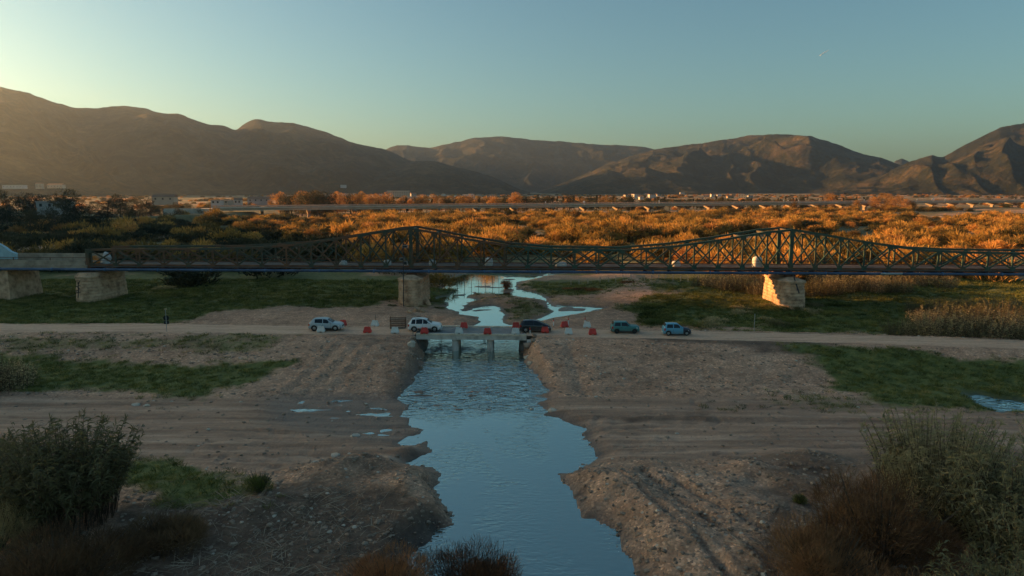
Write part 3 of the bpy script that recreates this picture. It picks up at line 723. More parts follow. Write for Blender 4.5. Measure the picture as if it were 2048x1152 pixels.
zz = [b_z(px, py, 1.2) for px, py in ((-180, 455), (-90, 468), (-30, 478), (0, 489), (12, 496), (22, 504), (33, 508), (34, 518))]
MB().prism([(s, z) for s, z in zz] + [(zz[0][0], zz[-1][1])], 1.0, 1.45).obj('wall_panel', M_PALEBLUE, bp)
cap = MB()
for (a, za), (b, zb) in zip(zz[:6], zz[1:7]): cap.add([(a, .9, za), (b, .9, zb), (b, 1.55, zb), (a, 1.55, za), (a, .9, za + .12), (b, .9, zb + .12), (b, 1.55, zb + .12), (a, 1.55, za + .12)], [(0, 1, 2, 3), (4, 7, 6, 5), (0, 4, 5, 1), (2, 6, 7, 3), (0, 3, 7, 4), (1, 5, 6, 2)])
cap.obj('coping', M_PALEBLUE, bp)

# ---- water main hung on the near side
pi = thing('water_pipe', 'long blue water main running along the near side of truss bridge', 'pipe', (A0[0], A0[1], 0), BANG)
zp = 6.40
segs = np.arange(-36, S1, 9.0)
for a in segs:
    MB().tube([(a, 0, zp), (a + 8.98, 0, zp)], 0.23, 12, False).obj('pipe_length', M_PIPE, pi, True)
    MB().tube([(a - 0.12, 0, zp), (a + 0.12, 0, zp)], 0.29, 12).obj('pipe_coupling', simple_mat('coupling_blue', (0.06, 0.14, 0.28), 0.5) if a == segs[0] else bpy.data.materials['coupling_blue'], pi, True)
for s in pan: beam('pipe_hanger', (s, -0.02, BOT - 0.2), (s, -0.02, zp - 0.3), 0.08, 0.1, M_RUST, pi)
lp = MB().tube([(b_s(1762, 0), -0.25, zp + 0.02), (b_s(1805, 0), -0.25, zp + 0.02)], 0.16, 8).obj('repair_sleeve', simple_mat('sleeve_grey', (0.35, 0.42, 0.45), 0.5), pi, True)

# ---- stone piers: courses of masonry, a cap course and a pointed cutwater top
def pier(name, label, s, zb, zt, hw, n0=-1.9, n1=8.6, courses=8, nose=True, seed=0):
    rr = random.Random(seed)
    t = thing(name, label, 'bridge pier', (A0[0] + BE[0] * s, A0[1] + BE[1] * s, zb), BANG, 'piers of the truss bridge')
    H = zt - zb
    def ring(k, grow, zz_):
        w = hw * (1.13 - 0.17 * k) + grow; a = n0 - 0.35 * (1 - k) - grow; b = n1 + 0.35 * (1 - k) + grow; pts = []
        m = 9
        for j in range(m): th = math.pi + math.pi * j / (m - 1); pts.append((w * math.cos(th), a + w * 0.85 + w * 0.85 * math.sin(th), zz_))
        for j in range(m): th = math.pi * j / (m - 1); pts.append((w * math.cos(th), b - w * 0.85 + w * 0.85 * math.sin(th), zz_))
        return pts
    top = 0.80
    for c in range(courses):
        k0 = top * c / courses; k1 = top * (c + 1) / courses
        g = rr.uniform(-0.05, 0.06)
        mb = MB().loft([ring(k0, g - 0.10, k0 * H), ring(k0, g, k0 * H + 0.07), ring(k1, g, k1 * H - 0.07), ring(k1, g - 0.10, k1 * H - 0.005)])
        o = mb.obj('stone_course', M_STONE, t)
    MB().loft([ring(top, 0.16, top * H + 0.003), ring(top, 0.2, top * H + 0.06), ring(top, 0.2, top * H + 0.30), ring(top, 0.08, top * H + 0.36)]).obj('cap_course', M_STONE, t)
    zc = top * H + 0.363
    if nose:
        base = ring(top, -0.02, zc); tip = [(x * 0.30, max(y, n0 + hw) if y < 3 else min(y, n1 - hw), H - 0.25) for x, y, z in base]
        MB().loft([base, tip]).obj('cutwater_top', M_STONE, t)
    else:
        MB().loft([ring(top, -0.05, zc), ring(0.95, -0.3, H - 0.25)]).obj('bearing_block', M_STONE, t)
    return t
SPL = b_s(170, -1.0)
g_ = lambda s: gz(A0[0] + BE[0] * s, A0[1] + BE[1] * s)
pier('bridge_pier', 'tan stone bridge pier with black painted marks, near the left end of bridge', b_s(172, -0.3), g_(b_s(172)) - 0.2, BOT - 0.9, 1.9, -1.6, 8.0, 8, False, 3)
pier('bridge_pier', 'tan stone pier under the first truss peak, rubble at its foot beside river', SP1, g_(SP1) - 0.25, BOT - 1.0, 1.85, -1.9, 8.2, 9, True, 4)
pier('bridge_pier', 'stone pier under the right truss peak, its side glowing orange in sun', SP2, g_(SP2) - 0.25, BOT - 1.0, 1.9, -1.9, 8.2, 8, True, 5)
ab = thing('bridge_abutment', 'broad brown stone abutment under the approach deck at far left', 'abutment', (A0[0], A0[1], 0), BANG)
zb = g_(0) - 0.4
for c in range(6):
    k = c / 6; z0_ = zb + (6.3 - zb) * k; z1_ = zb + (6.3 - zb) * (c + 1) / 6; w_ = 0.35 * (1 - k)
    MB().box(-24 - w_, b_s(10, 0.2) + w_, 0.4 - w_, 7.4 + w_, z0_, z1_ - 0.02, 0.06, 0.06).obj('stone_course', M_STONE, ab)
# painted marks on the left pier's nose
gf = thing('graffiti', 'black painted scrawl on the face of the leftmost round pier', 'graffiti', (0, 0, 0))
spx_ = b_s(172, -0.3); cx_, cy_ = A0[0] + BE[0] * spx_, A0[1] + BE[1] * spx_
rr = random.Random(5)
for (pts) in ([(152, 562), (160, 561), (156, 570), (161, 572)], [(153, 572), (159, 578), (153, 582)], [(156, 564), (157, 580), (156, 596)], [(152, 586), (161, 584)]):
    q = []
    for px, py in pts:
        d = ray(px, py)
        # meet the rounded nose of the pier
        t = (cy_ - 3.42) / d[1]; q.append((d[0] * t, d[1] * t, CAMZ + d[2] * t))
    MB().tube(q, 0.07, 5).obj('paint_stroke', M_DARKW, gf)

# rubble at the foot of the middle pier
def rock_mesh(name, r, seed, mat, sub=2, flat=0.7):
    import bmesh
    bm = bmesh.new(); bmesh.ops.create_icosphere(bm, subdivisions=sub, radius=1.0)
    rr = random.Random(seed); ph = [rr.uniform(0, 6) for _ in range(6)]
    for v in bm.verts:
        n = 1 + 0.22 * math.sin(v.co.x * 2.3 + ph[0]) * math.cos(v.co.y * 2.1 + ph[1]) + 0.15 * math.sin(v.co.z * 4 + ph[2] + v.co.x * 3) + rr.uniform(-0.09, 0.09)
        v.co *= n * r; v.co.z *= flat
    me = bpy.data.meshes.new(name); bm.to_mesh(me); bm.free(); me.materials.append(mat); return me
M_ROCK = nmat('river_rock', [(0.3, (0.15, 0.10, 0.070)), (0.55, (0.33, 0.23, 0.165)), (0.8, (0.52, 0.39, 0.29))], 2.0, 0.9, 0.5)
for i, (px, py, r, lab) in enumerate(((850, 608, 1.0, 'large rounded masonry block fallen beside the middle pier'), (834, 621, 0.55, 'broken stone lying in front of the middle pier foot'), (821, 624, 0.45, 'small broken stone nearest the left of the middle pier foot'),
                                      (845, 622, 0.4, 'small broken stone right of others below the middle pier'))):
    x, y, z = P(px, py, 0.9); z = gz(x, y)
    o = link('boulder', rock_mesh('boulder', r, 40 + i, M_STONE, 3, 0.9), None, (x, y, z + r * 0.35)); tag(o, lab, 'rock')
for i, (px, py, r, lab) in enumerate(((272, 809, 0.35, 'pale flat stone on the lower track behind reed clump'), (292, 811, 0.28, 'smaller pale stone just right of flat stone on lower track'), (1105, 815, 0.4, 'wet pale stone at the right water edge'), (710, 866, 0.35, 'white flat stone in the wet ford left of river'),
                                      (670, 911, 0.35, 'pale slab of stone on spoil heap left of river'), (630, 938, 0.25, 'small white stone left of spoil heap'), (1195, 620, 0.35, 'pale stone at the tip of upstream pool'))):
    x, y, z = P(px, py, 0.4); z = max(gz(x, y), 0)
    o = link('stone', rock_mesh('stone', r, 60 + i, simple_mat('pale_stone', (0.55, 0.46, 0.37), 0.85) if i == 0 else bpy.data.materials['pale_stone'], 2, 0.45), None, (x, y, z + r * 0.15)); tag(o, lab, 'stone')

# ---- gauging mast standing against the middle pier, leaning pole on the right one
def b_at(px, py, off):
    d = ray(px, py); o = A0[:2] + BN * off
    M_ = np.array([[BE[0], -d[0]], [BE[1], -d[1]]]); s, t = np.linalg.solve(M_, -o); return Vector((d[0] * t, d[1] * t, CAMZ + d[2] * t))
p0 = b_at(807, 611, -2.9); p1 = b_at(806, 478, -0.9)
ms = thing('gauging_mast', 'thin dark mast with three instrument boxes against the middle pier', 'mast', (p0.x, p0.y, 0))
q0 = (0, 0, gz(p0.x, p0.y)); q1 = p1 - Vector((p0.x, p0.y, 0))
MB().tube([q0, (0, 0.6, 5.2), tuple(q1)], 0.07, 6).obj('mast_pole', M_DARKW, ms)
M_BOX = simple_mat('box_grey', (0.30, 0.27, 0.24), 0.6)
for (px, py, w_, h_, off) in ((810, 493, 0.85, 0.45, -1.0), (804, 518, 0.7, 0.45, -1.1), (811, 526, 0.6, 0.65, -1.1)):
    c = b_at(px, py, off) - Vector((p0.x, p0.y, 0))
    bx = MB().box(c.x - w_ / 2, c.x + w_ / 2, c.y - .2, c.y + .2, c.z - h_ / 2, c.z + h_ / 2).obj('instrument_box', M_BOX, ms)
    MB().box(c.x - w_ / 2 + .08, c.x + w_ / 2 - .08, c.y - .215, c.y - .203, c.z - h_ / 2 + .08, c.z + h_ / 2 - .08).obj('box_door', M_DARKW, bx)
a = b_at(1586, 548, -0.6); b = b_at(1598, 586, -3.2)
tag(MB().tube([b, a], 0.11, 6).obj('leaning_pole', M_DARKW), 'dark pole leaning against the sunlit right pier', 'pole')

# ---- white sacks and barriers left on the truss bridge deck
M_SACK = simple_mat('white_sack', (0.62, 0.60, 0.58), 0.8, 0, 0.1, 4, 0.3)
def sack(px, py, w_, h_, lab, m=None):
    c = b_at(px, py, 2.0); z0 = BOT + 0.03
    t = thing('bulk_sack', lab, 'sack', (c.x, c.y, z0), BANG, 'sacks on the truss bridge')
    rings = []
    for k, (f, zf) in enumerate(((0.82, 0.0), (1.0, 0.12), (1.04, 0.45), (0.98, 0.75), (0.8, 0.93), (0.35, 1.0))):
        rings.append([(w_ / 2 * f * math.copysign(abs(math.cos(a)) ** 0.6, math.cos(a)), w_ / 2 * f * math.copysign(abs(math.sin(a)) ** 0.6, math.sin(a)), h_ * zf) for a in [2 * math.pi * j / 14 for j in range(14)]])
    MB().loft(rings).obj('sack_body', m or M_SACK, t, True)
    MB().tube([(-w_ * .3, 0, h_ * .9), (-w_ * .15, 0, h_ * 1.15), (0, 0, h_ * .97)], 0.03, 5).obj('lifting_loop', m or M_SACK, t)
    MB().tube([(w_ * .3, 0, h_ * .9), (w_ * .15, 0, h_ * 1.15), (0, 0, h_ * .97)], 0.03, 5).obj('lifting_loop', m or M_SACK, t)
sack(1514, 531, 1.45, 1.75, 'tall white bulk sack on bridge deck left of the sunlit pier')
sack(978, 530, 1.3, 1.35, 'white bulk sack on bridge deck above the upstream pool')
sack(1352, 537, 1.3, 1.0, 'low pale sack on bridge deck midway between both truss peaks')
sack(775, 533, 1.2, 0.95, 'white sack on bridge deck just left of first truss peak')
sack(687, 535, 1.2, 0.75, 'flat pale sack on the bridge deck at the truss rise, left of peak')
sack(865, 532, 1.1, 1.0, 'white sack on bridge deck just right of the first truss peak')
sack(1122, 537, 1.9, 0.7, 'wide flat pale sack on bridge deck right of the pool')
c = b_at(212, 516, 3.0)
tag(link('rubble_sack', rock_mesh('rubble_sack', 0.75, 91, M_SACK, 3, 1.3), None, (c.x, c.y, BOT + 0.85)), 'crumpled grey white sack standing on left end of bridge deck', 'sack')
oc = thing('orange_barrier', 'orange plastic barrier lying at the left end of bridge deck', 'barrier', (*b_at(190, 518, 3.2)[:2], BOT + 0.03), BANG)
M_ORANGE = simple_mat('orange_plastic', (0.62, 0.22, 0.03), 0.5, 0, 0.1)
MB().prism([(-0.65, 0), (0.75, 0), (0.6, 0.75), (0.1, 1.35), (-0.5, 1.1)], -0.3, 0.3).obj('barrier_body', M_ORANGE, oc)
MB().box(-0.5, 0.5, -0.34, -0.31, 0.35, 0.55).obj('stripe', M_SACK, oc)

# ------------------------------------------------------------------ low concrete bridge over the stream
lb = thing('low_bridge', 'low concrete slab bridge on two wall piers carrying the dirt road', 'bridge', (0, 0, 0))
ya0, ya1 = float(road_y(BX0)), float(road_y(BX1)); slope = (ya1 - ya0) / (BX1 - BX0)
YC = lambda x: ya0 + (x - BX0) * slope
def skew_box(x0, x1, o0, o1, z0, z1, name, mat, parent=lb):
    m = MB().add([(x0, YC(x0) + o0, z0), (x1, YC(x1) + o0, z0), (x1, YC(x1) + o1, z0), (x0, YC(x0) + o1, z0), (x0, YC(x0) + o0, z1), (x1, YC(x1) + o0, z1), (x1, YC(x1) + o1, z1), (x0, YC(x0) + o1, z1)],
             [(3, 2, 1, 0), (4, 5, 6, 7), (0, 1, 5, 4), (1, 2, 6, 5), (2, 3, 7, 6), (3, 0, 4, 7)])
    return m.obj(name, mat, parent)
xs_ = [BX0, P(909, 690, 1)[0], P(980, 690, 1)[0], BX1]
M_ASPH = nmat('bridge_paving', [(0.3, (0.16, 0.16, 0.155)), (0.7, (0.27, 0.27, 0.26))], 1.2, 0.85, 0.3, 7)
for a, b in zip(xs_[:-1], xs_[1:]):
    skew_box(a + 0.012, b - 0.012, -2.55, 2.55, 1.48, 2.0, 'deck_slab', M_CONC)
    skew_box(a + 0.015, b - 0.015, -2.2, 2.2, 2.003, 2.06, 'paving', M_ASPH)
    for k in range(3):
        p_, q_ = lerp(a, b, k / 3), lerp(a, b, (k + 1) / 3)
        skew_box(p_ + 0.02, q_ - 0.02, -2.62, -2.24, 2.003, 2.20, 'kerb_stone', M_KERB)
        skew_box(p_ + 0.02, q_ - 0.02, 2.24, 2.62, 2.003, 2.20, 'kerb_stone', M_KERB)
for xc in xs_[1:3]:
    rings = []
    for z_, g2 in ((-1.0, 0.03), (0.15, 0.02), (1.2, 0.0), (1.30, 0.06), (1.475, 0.10)):
        w_ = 0.36 + g2
        rings.append([(xc + w_ * cx2, YC(xc) + cy2 * (2.35 + g2), z_) for cx2, cy2 in ((-1, -0.92), (-0.55, -1), (0.55, -1), (1, -0.92), (1, 0.92), (0.55, 1), (-0.55, 1), (-1, 0.92))])
    MB().loft(rings).obj('wall_pier', M_CONC, lb)
M_DARKCONC = nmat('dark_concrete', [(0.3, (0.07, 0.062, 0.055)), (0.6, (0.17, 0.155, 0.14)), (0.8, (0.30, 0.28, 0.25))], 1.3, 0.8, 0.5, 7)  # darker concrete for the abutment walls and the left wing wall
for x0, sg in ((BX0, 1), (BX1, -1)):
    # abutment wall with a battered, broken face
    rings = []
    for z_, o_ in ((-1.0, 1.0), (0.1, 0.95), (0.8, 0.8), (1.2, 0.55), (1.475, 0.45)):
        rings.append([(x0 - sg * 0.5, YC(x0) - 2.5, z_), (x0 + sg * o_ * 0.55, YC(x0) - 2.45, z_), (x0 + sg * o_, YC(x0) - 1.4, z_), (x0 + sg * o_ * 0.9, YC(x0) + 2.4, z_), (x0 - sg * 0.5, YC(x0) + 2.5, z_)])
    MB().loft(rings).obj('abutment_wall', M_DARKCONC, lb)
    w0 = x0 - sg * 0.25
    MB().add([(w0 - .22, YC(w0) - 2.56, -0.8), (w0 + .22, YC(w0) - 2.56, -0.8), (w0 + .22, YC(w0) - 2.56, 1.6), (w0 - .22, YC(w0) - 2.56, 1.6),
              (w0 - .22 - sg * .25, YC(w0) - 4.2, -0.8), (w0 + .22 - sg * .25, YC(w0) - 4.2, -0.8), (w0 + .22 - sg * .25, YC(w0) - 3.6, 0.5), (w0 - .22 - sg * .25, YC(w0) - 3.6, 0.5)],
             [(0, 1, 2, 3), (4, 7, 6, 5), (0, 4, 5, 1), (1, 5, 6, 2), (2, 6, 7, 3), (3, 7, 4, 0)]).obj('wing_wall', M_CONC if sg < 0 else M_DARKCONC, lb)
for i, (px, py, r) in enumerate(((1062, 690, .5), (1058, 700, .6), (1066, 704, .35), (1054, 712, .45), (1070, 695, .35), (826, 700, .4), (822, 712, .5), (829, 720, .35), (838, 728, .4), (1060, 722, .35))):
    x, y, z = P(px, py, 0.5)
    o = link('rubble_block', rock_mesh('rubble_block', r, 120 + i, M_ROCK if i % 3 else bpy.data.materials['pale_stone'], 2, 0.8), None, (x, y, max(gz(x, y), -0.1) + r * 0.2))
    tag(o, 'broken rubble block on the bank at the %s end of the low bridge' % ('right' if px > 1000 else 'left'), 'rubble', 'rubble at the low bridge, %s bank' % ('right' if px > 1000 else 'left'))

# ------------------------------------------------------------------ plastic barriers along the causeway
M_RED = simple_mat('red_plastic', (0.60, 0.045, 0.028), 0.45, 0, 0.12, 2.5)
M_WHITE = simple_mat('white_plastic', (0.66, 0.66, 0.62), 0.45, 0, 0.10, 2.5)
M_CAP = simple_mat('dark_cap', (0.05, 0.05, 0.05), 0.6)
def barrier_meshes(mat, nm):
    b_ = MB()
    prof = [(0.27, 0.10), (0.27, 0.20), (0.20, 0.34), (0.13, 0.52), (0.10, 0.74), (-0.10, 0.74), (-0.13, 0.52), (-0.20, 0.34), (-0.27, 0.20), (-0.27, 0.10)]
    rings = []
    for x, g in ((-0.50, 0.9), (-0.47, 1.0), (0.47, 1.0), (0.50, 0.9)):
        rings.append([(x * (1 - 0.30 * (z - 0.1) / 0.64), y * g, z if z < 0.7 else z - (0.02 if g < 1 else 0)) for y, z in prof])
    b_.loft(rings)
    f = MB(); f.box(-0.44, -0.14, -0.25, 0.25, 0.0, 0.10); f2 = MB(); f2.box(0.14, 0.44, -0.25, 0.25, 0.0, 0.10)
    c = MB(); c.tube([(0.12, 0, 0.735), (0.12, 0, 0.775)], 0.05, 8)
    h = MB(); h.box(-0.3, 0.3, -0.135, -0.118, 0.46, 0.52)
    return b_.mesh('barrier_' + nm, mat), f.mesh('foot', mat), f2.mesh('foot', mat), c.mesh('filler_cap', M_CAP), h.mesh('rib', mat)
BMS = {'red': barrier_meshes(M_RED, 'red'), 'white': barrier_meshes(M_WHITE, 'white')}
BARR = [('white', 642, 664, 'white plastic barrier in front of the silver car, leftmost of near row', 0.03, 2.1),
        ('red', 735, 665, 'red plastic barrier standing between silver car and rusty frame', -0.04, 2.1),
        ('white', 790, 666, 'white plastic barrier in front of the rusty frame', 0.02, 2.1),
        ('red', 849, 667, 'red plastic barrier on bridge kerb in front of the white car', 0.02, 2.2),
        ('white', 918, 667, 'white plastic barrier on near kerb above left wall pier', -0.02, 2.2),
        ('red', 975, 668, 'red plastic barrier on near kerb above right wall pier', 0.01, 2.2),
        ('white', 1031, 668, 'white plastic barrier on near kerb behind the black car', 0.0, 2.2),
        ('red', 1090, 665, 'red plastic barrier in front of the black car bonnet', 0.05, 2.1),
        ('white', 1137, 668, 'white plastic barrier right of the black car in near row', -0.03, 2.1),
        ('red', 1185, 669, 'red plastic barrier at right end of near row', 0.04, 2.1),
        ('red', 686, 651, 'red plastic barrier behind the bonnet of the silver car', 0.5, 2.0),
        ('white', 750, 652, 'tilted white plastic barrier in far row with stake behind it', -0.25, 2.0),
        ('red', 928, 656, 'red plastic barrier on far kerb right of the white car', 0.06, 2.2),
        ('red', 1032, 656, 'red plastic barrier on far kerb just behind the black car', -0.06, 2.2),
        ('red', 1129, 654, 'tilted red plastic barrier in far row right of black car', 0.3, 2.0),
        ('white', 1174, 655, 'white plastic barrier at right end of far row', -0.2, 2.0)]
for cn, px, py, lab, rz, z in BARR:
    x, y, _ = P(px, py, z)
    t = thing('plastic_barrier', lab, 'barrier', (x, y, max(z, gz(x, y)) if z < 2.05 else z), rz + random.uniform(-.03, .03), 'red and white road barriers')
    me = BMS[cn]
    for nm, m_ in zip(('barrier_body', 'foot', 'foot', 'filler_cap', 'rib'), me): link(nm, m_, t)

# delineator stakes
M_WOOD = nmat('old_wood', [(0.3, (0.10, 0.075, 0.055)), (0.7, (0.27, 0.21, 0.16))], 3.0, 0.9)
for px, py, top, lab, red in ((1137, 650, 632, 'thin red and white stake behind tilted red barrier', 1), (1107, 648, 636, 'thin stake at water edge behind the black car', 1), (1170, 650, 631, 'thin red and white stake behind far white barrier', 1),
                              (1060, 668, 652, 'short pale stake against the door of the black car', 1), (826, 672, 655, 'pale stake at near left corner of low bridge', 0), (1052, 672, 656, 'dark stake at the near right corner of low bridge', 0), (751, 646, 628, 'thin stake behind the tilted white barrier', 0)):
    x, y, z = P(px, py, 2.0); z0 = max(gz(x, y), 1.6); d = ray(px, top); zt = CAMZ + d[2] * y / d[1]
    t = thing('marker_stake', lab, 'stake', (x, y, z0), 0, 'marker stakes along the causeway'); H = max(0.7, zt - z0)
    MB().tube([(0, 0, -0.2), (0.01, 0, H)], 0.035, 6).obj('stake_rod', M_RUST if red else M_WOOD, t)
    if red:
        MB().tube([(0.0, 0, H * .15), (0.0, 0, H * .62)], 0.065, 8).obj('white_sleeve', M_WHITE, t)
        MB().tube([(0.0, 0, H * .63), (0.0, 0, H * .80)], 0.06, 8).obj('red_band', M_RED, t)

# rusty frame beside the road
x, y, _ = P(794, 660, 2.0); y += 0.9
fr = thing('rusty_frame', 'rusty slatted metal frame standing behind the white barrier at roadside', 'metal frame', (x, y, max(2.0, gz(x, y))), 0.05)
for sx in (-0.95, 0.95):
    for sy in (-0.35, 0.35): beam('frame_post', (sx, sy, -0.1), (sx, sy, 1.55 if sx < 0 else 1.45), 0.07, 0.07, M_RUST, fr)
for k in range(5):
    z_ = 0.25 + 0.27 * k
    beam('slat', (-1.0, -0.39, z_), (1.0, -0.39, z_), 0.03, 0.09, M_RUST if k % 2 else M_WOOD, fr)
    beam('slat', (-1.0, 0.39, z_), (1.0, 0.39, z_), 0.03, 0.09, M_RUST, fr)
for sx in (-0.95, 0.95):
    for z_ in (0.3, 1.3): beam('side_rail', (sx, -0.35, z_), (sx, 0.35, z_), 0.05, 0.05, M_RUST, fr)
beam('base_board', (-1.0, -0.42, 0.12), (1.0, -0.42, 0.12), 0.04, 0.22, M_WOOD, fr)

# road sign seen from behind, roadside pole
x, y, _ = P(334, 664, 2.0)
sg_ = thing('road_sign', 'road sign seen from behind on grey pole beside the left road', 'road sign', (x, y, gz(x, y)), 0.25)
M_GALV = simple_mat('galvanised', (0.34, 0.37, 0.38), 0.5, 0.6, 0.1)
MB().tube([(0, 0, -0.2), (0, 0, 2.9)], 0.04, 8).obj('sign_pole', M_GALV, sg_)
ring_ = [(0.34 * math.cos(a), 0.34 * math.sin(a)) for a in [2 * math.pi * k / 20 for k in range(20)]]
MB().loft([[(a, 0.05, 1.75 + b) for a, b in ring_], [(a, 0.07, 1.75 + b) for a, b in ring_]]).obj('round_plate', M_DARKW, sg_)
MB().box(-0.3, 0.3, 0.05, 0.07, 1.0, 1.38).obj('lower_plate', M_DARKW, sg_)
MB().box(-0.14, 0.14, -0.1, 0.1, 2.82, 2.95).obj('pole_cap', simple_mat('cap_ochre', (0.5, 0.36, 0.2), 0.6), sg_)
for z_ in (1.2, 1.75): MB().box(-0.06, 0.06, -0.06, 0.049, z_ - .03, z_ + .03).obj('clamp', M_GALV, sg_)
x, y, _ = P(1508, 659, 1.6)
rp = thing('roadside_pole', 'thin bare grey pole standing at right roadside', 'pole', (x, y, gz(x, y)))
MB().tube([(0, 0, -0.2), (0.02, 0, 2.8)], [0.05, 0.04], 8).obj('pole_shaft', M_GALV, rp); MB().tube([(0.02, 0, 2.8), (0.02, 0, 2.86)], 0.055, 8).obj('pole_cap', M_GALV, rp)

# fences
def wire_fence(lab, pts, hgt, mat, wires=True, r=0.05):
    x0, y0 = pts[0][:2]
    t = thing('wire_fence', lab, 'fence', (x0, y0, 0))
    tops = []
    for i, (x, y) in enumerate(pts):
        z = max(gz(x, y), -0.3); h_ = hgt * random.uniform(0.85, 1.15)
        lean = random.uniform(-.06, .06)
        MB().tube([(x - x0, y - y0, z - 0.3), (x - x0 + lean, y - y0, z + h_)], r, 6).obj('fence_post', mat, t); tops.append((x - x0 + lean, y - y0, z + h_ * 0.93))
    if wires:
        for k in (1.0, 0.6):
            MB().tube([(a, b, c - (1 - k) * hgt) for a, b, c in tops], 0.012, 4).obj('wire', M_RUST, t)
wire_fence('line of thin posts standing in the upstream pool below bridge', [P(px, 576, 0)[:2] for px in (885, 899, 915, 929, 943, 957, 971, 985, 998, 1010)], 1.9, M_WOOD, True, 0.045)
wire_fence('row of pale fence posts on the bank beyond the bridge, right of pool', [P(px, 565 - 0.002 * (px - 1150), 1.0)[:2] for px in (1142, 1158, 1176, 1200, 1217, 1231, 1246, 1262, 1289, 1303, 1317, 1331, 1346, 1361, 1376, 1396)], 1.25, simple_mat('pale_post', (0.42, 0.36, 0.29), 0.85), False, 0.075)
# ------------------------------------------------------------------ cars
def paint(name, col, rough=0.28):
    m, nt, bs = new_mat(name); geo = N(nt, 'ShaderNodeNewGeometry')
    n1 = noise(nt, geo.outputs['Position'], 5, 4, 0.6); sx = N(nt, 'ShaderNodeSeparateXYZ'); nt.links.new(geo.outputs['Position'], sx.inputs[0])
    dz = N(nt, 'ShaderNodeMapRange'); dz.inputs[1].default_value = 2.75; dz.inputs[2].default_value = 2.25; nt.links.new(sx.outputs[2], dz.inputs[0])
    dust = mth(nt, 'MULTIPLY', dz.outputs[0], mth(nt, 'MULTIPLY', n1, 0.9))          # road dust low on the sills
    nt.links.new(mixc(nt, dust, col, (0.20, 0.165, 0.13)), bs.inputs['Base Color'])
    bs.inputs['Roughness'].default_value = rough; bs.inputs['Coat Weight'].default_value = 0.5; bs.inputs['Coat Roughness'].default_value = 0.08
    return m
M_GLASS, nt_, bs = new_mat('car_glass'); bs.inputs['Base Color'].default_value = (0.012, 0.016, 0.020, 1); bs.inputs['Roughness'].default_value = 0.06; bs.inputs['IOR'].default_value = 1.5
M_TYRE = simple_mat('tyre', (0.018, 0.018, 0.018), 0.85); M_RIM = simple_mat('alloy_rim', (0.45, 0.45, 0.44), 0.35, 0.6, 0.1); M_HUB = simple_mat('steel_hub', (0.40, 0.40, 0.39), 0.5, 0.2)
M_TRIM = simple_mat('black_trim', (0.025, 0.025, 0.027), 0.6); M_LAMP = simple_mat('head_lamp', (0.75, 0.76, 0.74), 0.15); M_TAIL = simple_mat('tail_lamp', (0.42, 0.02, 0.015), 0.25); M_PLATE = simple_mat('number_plate', (0.7, 0.7, 0.66), 0.5)
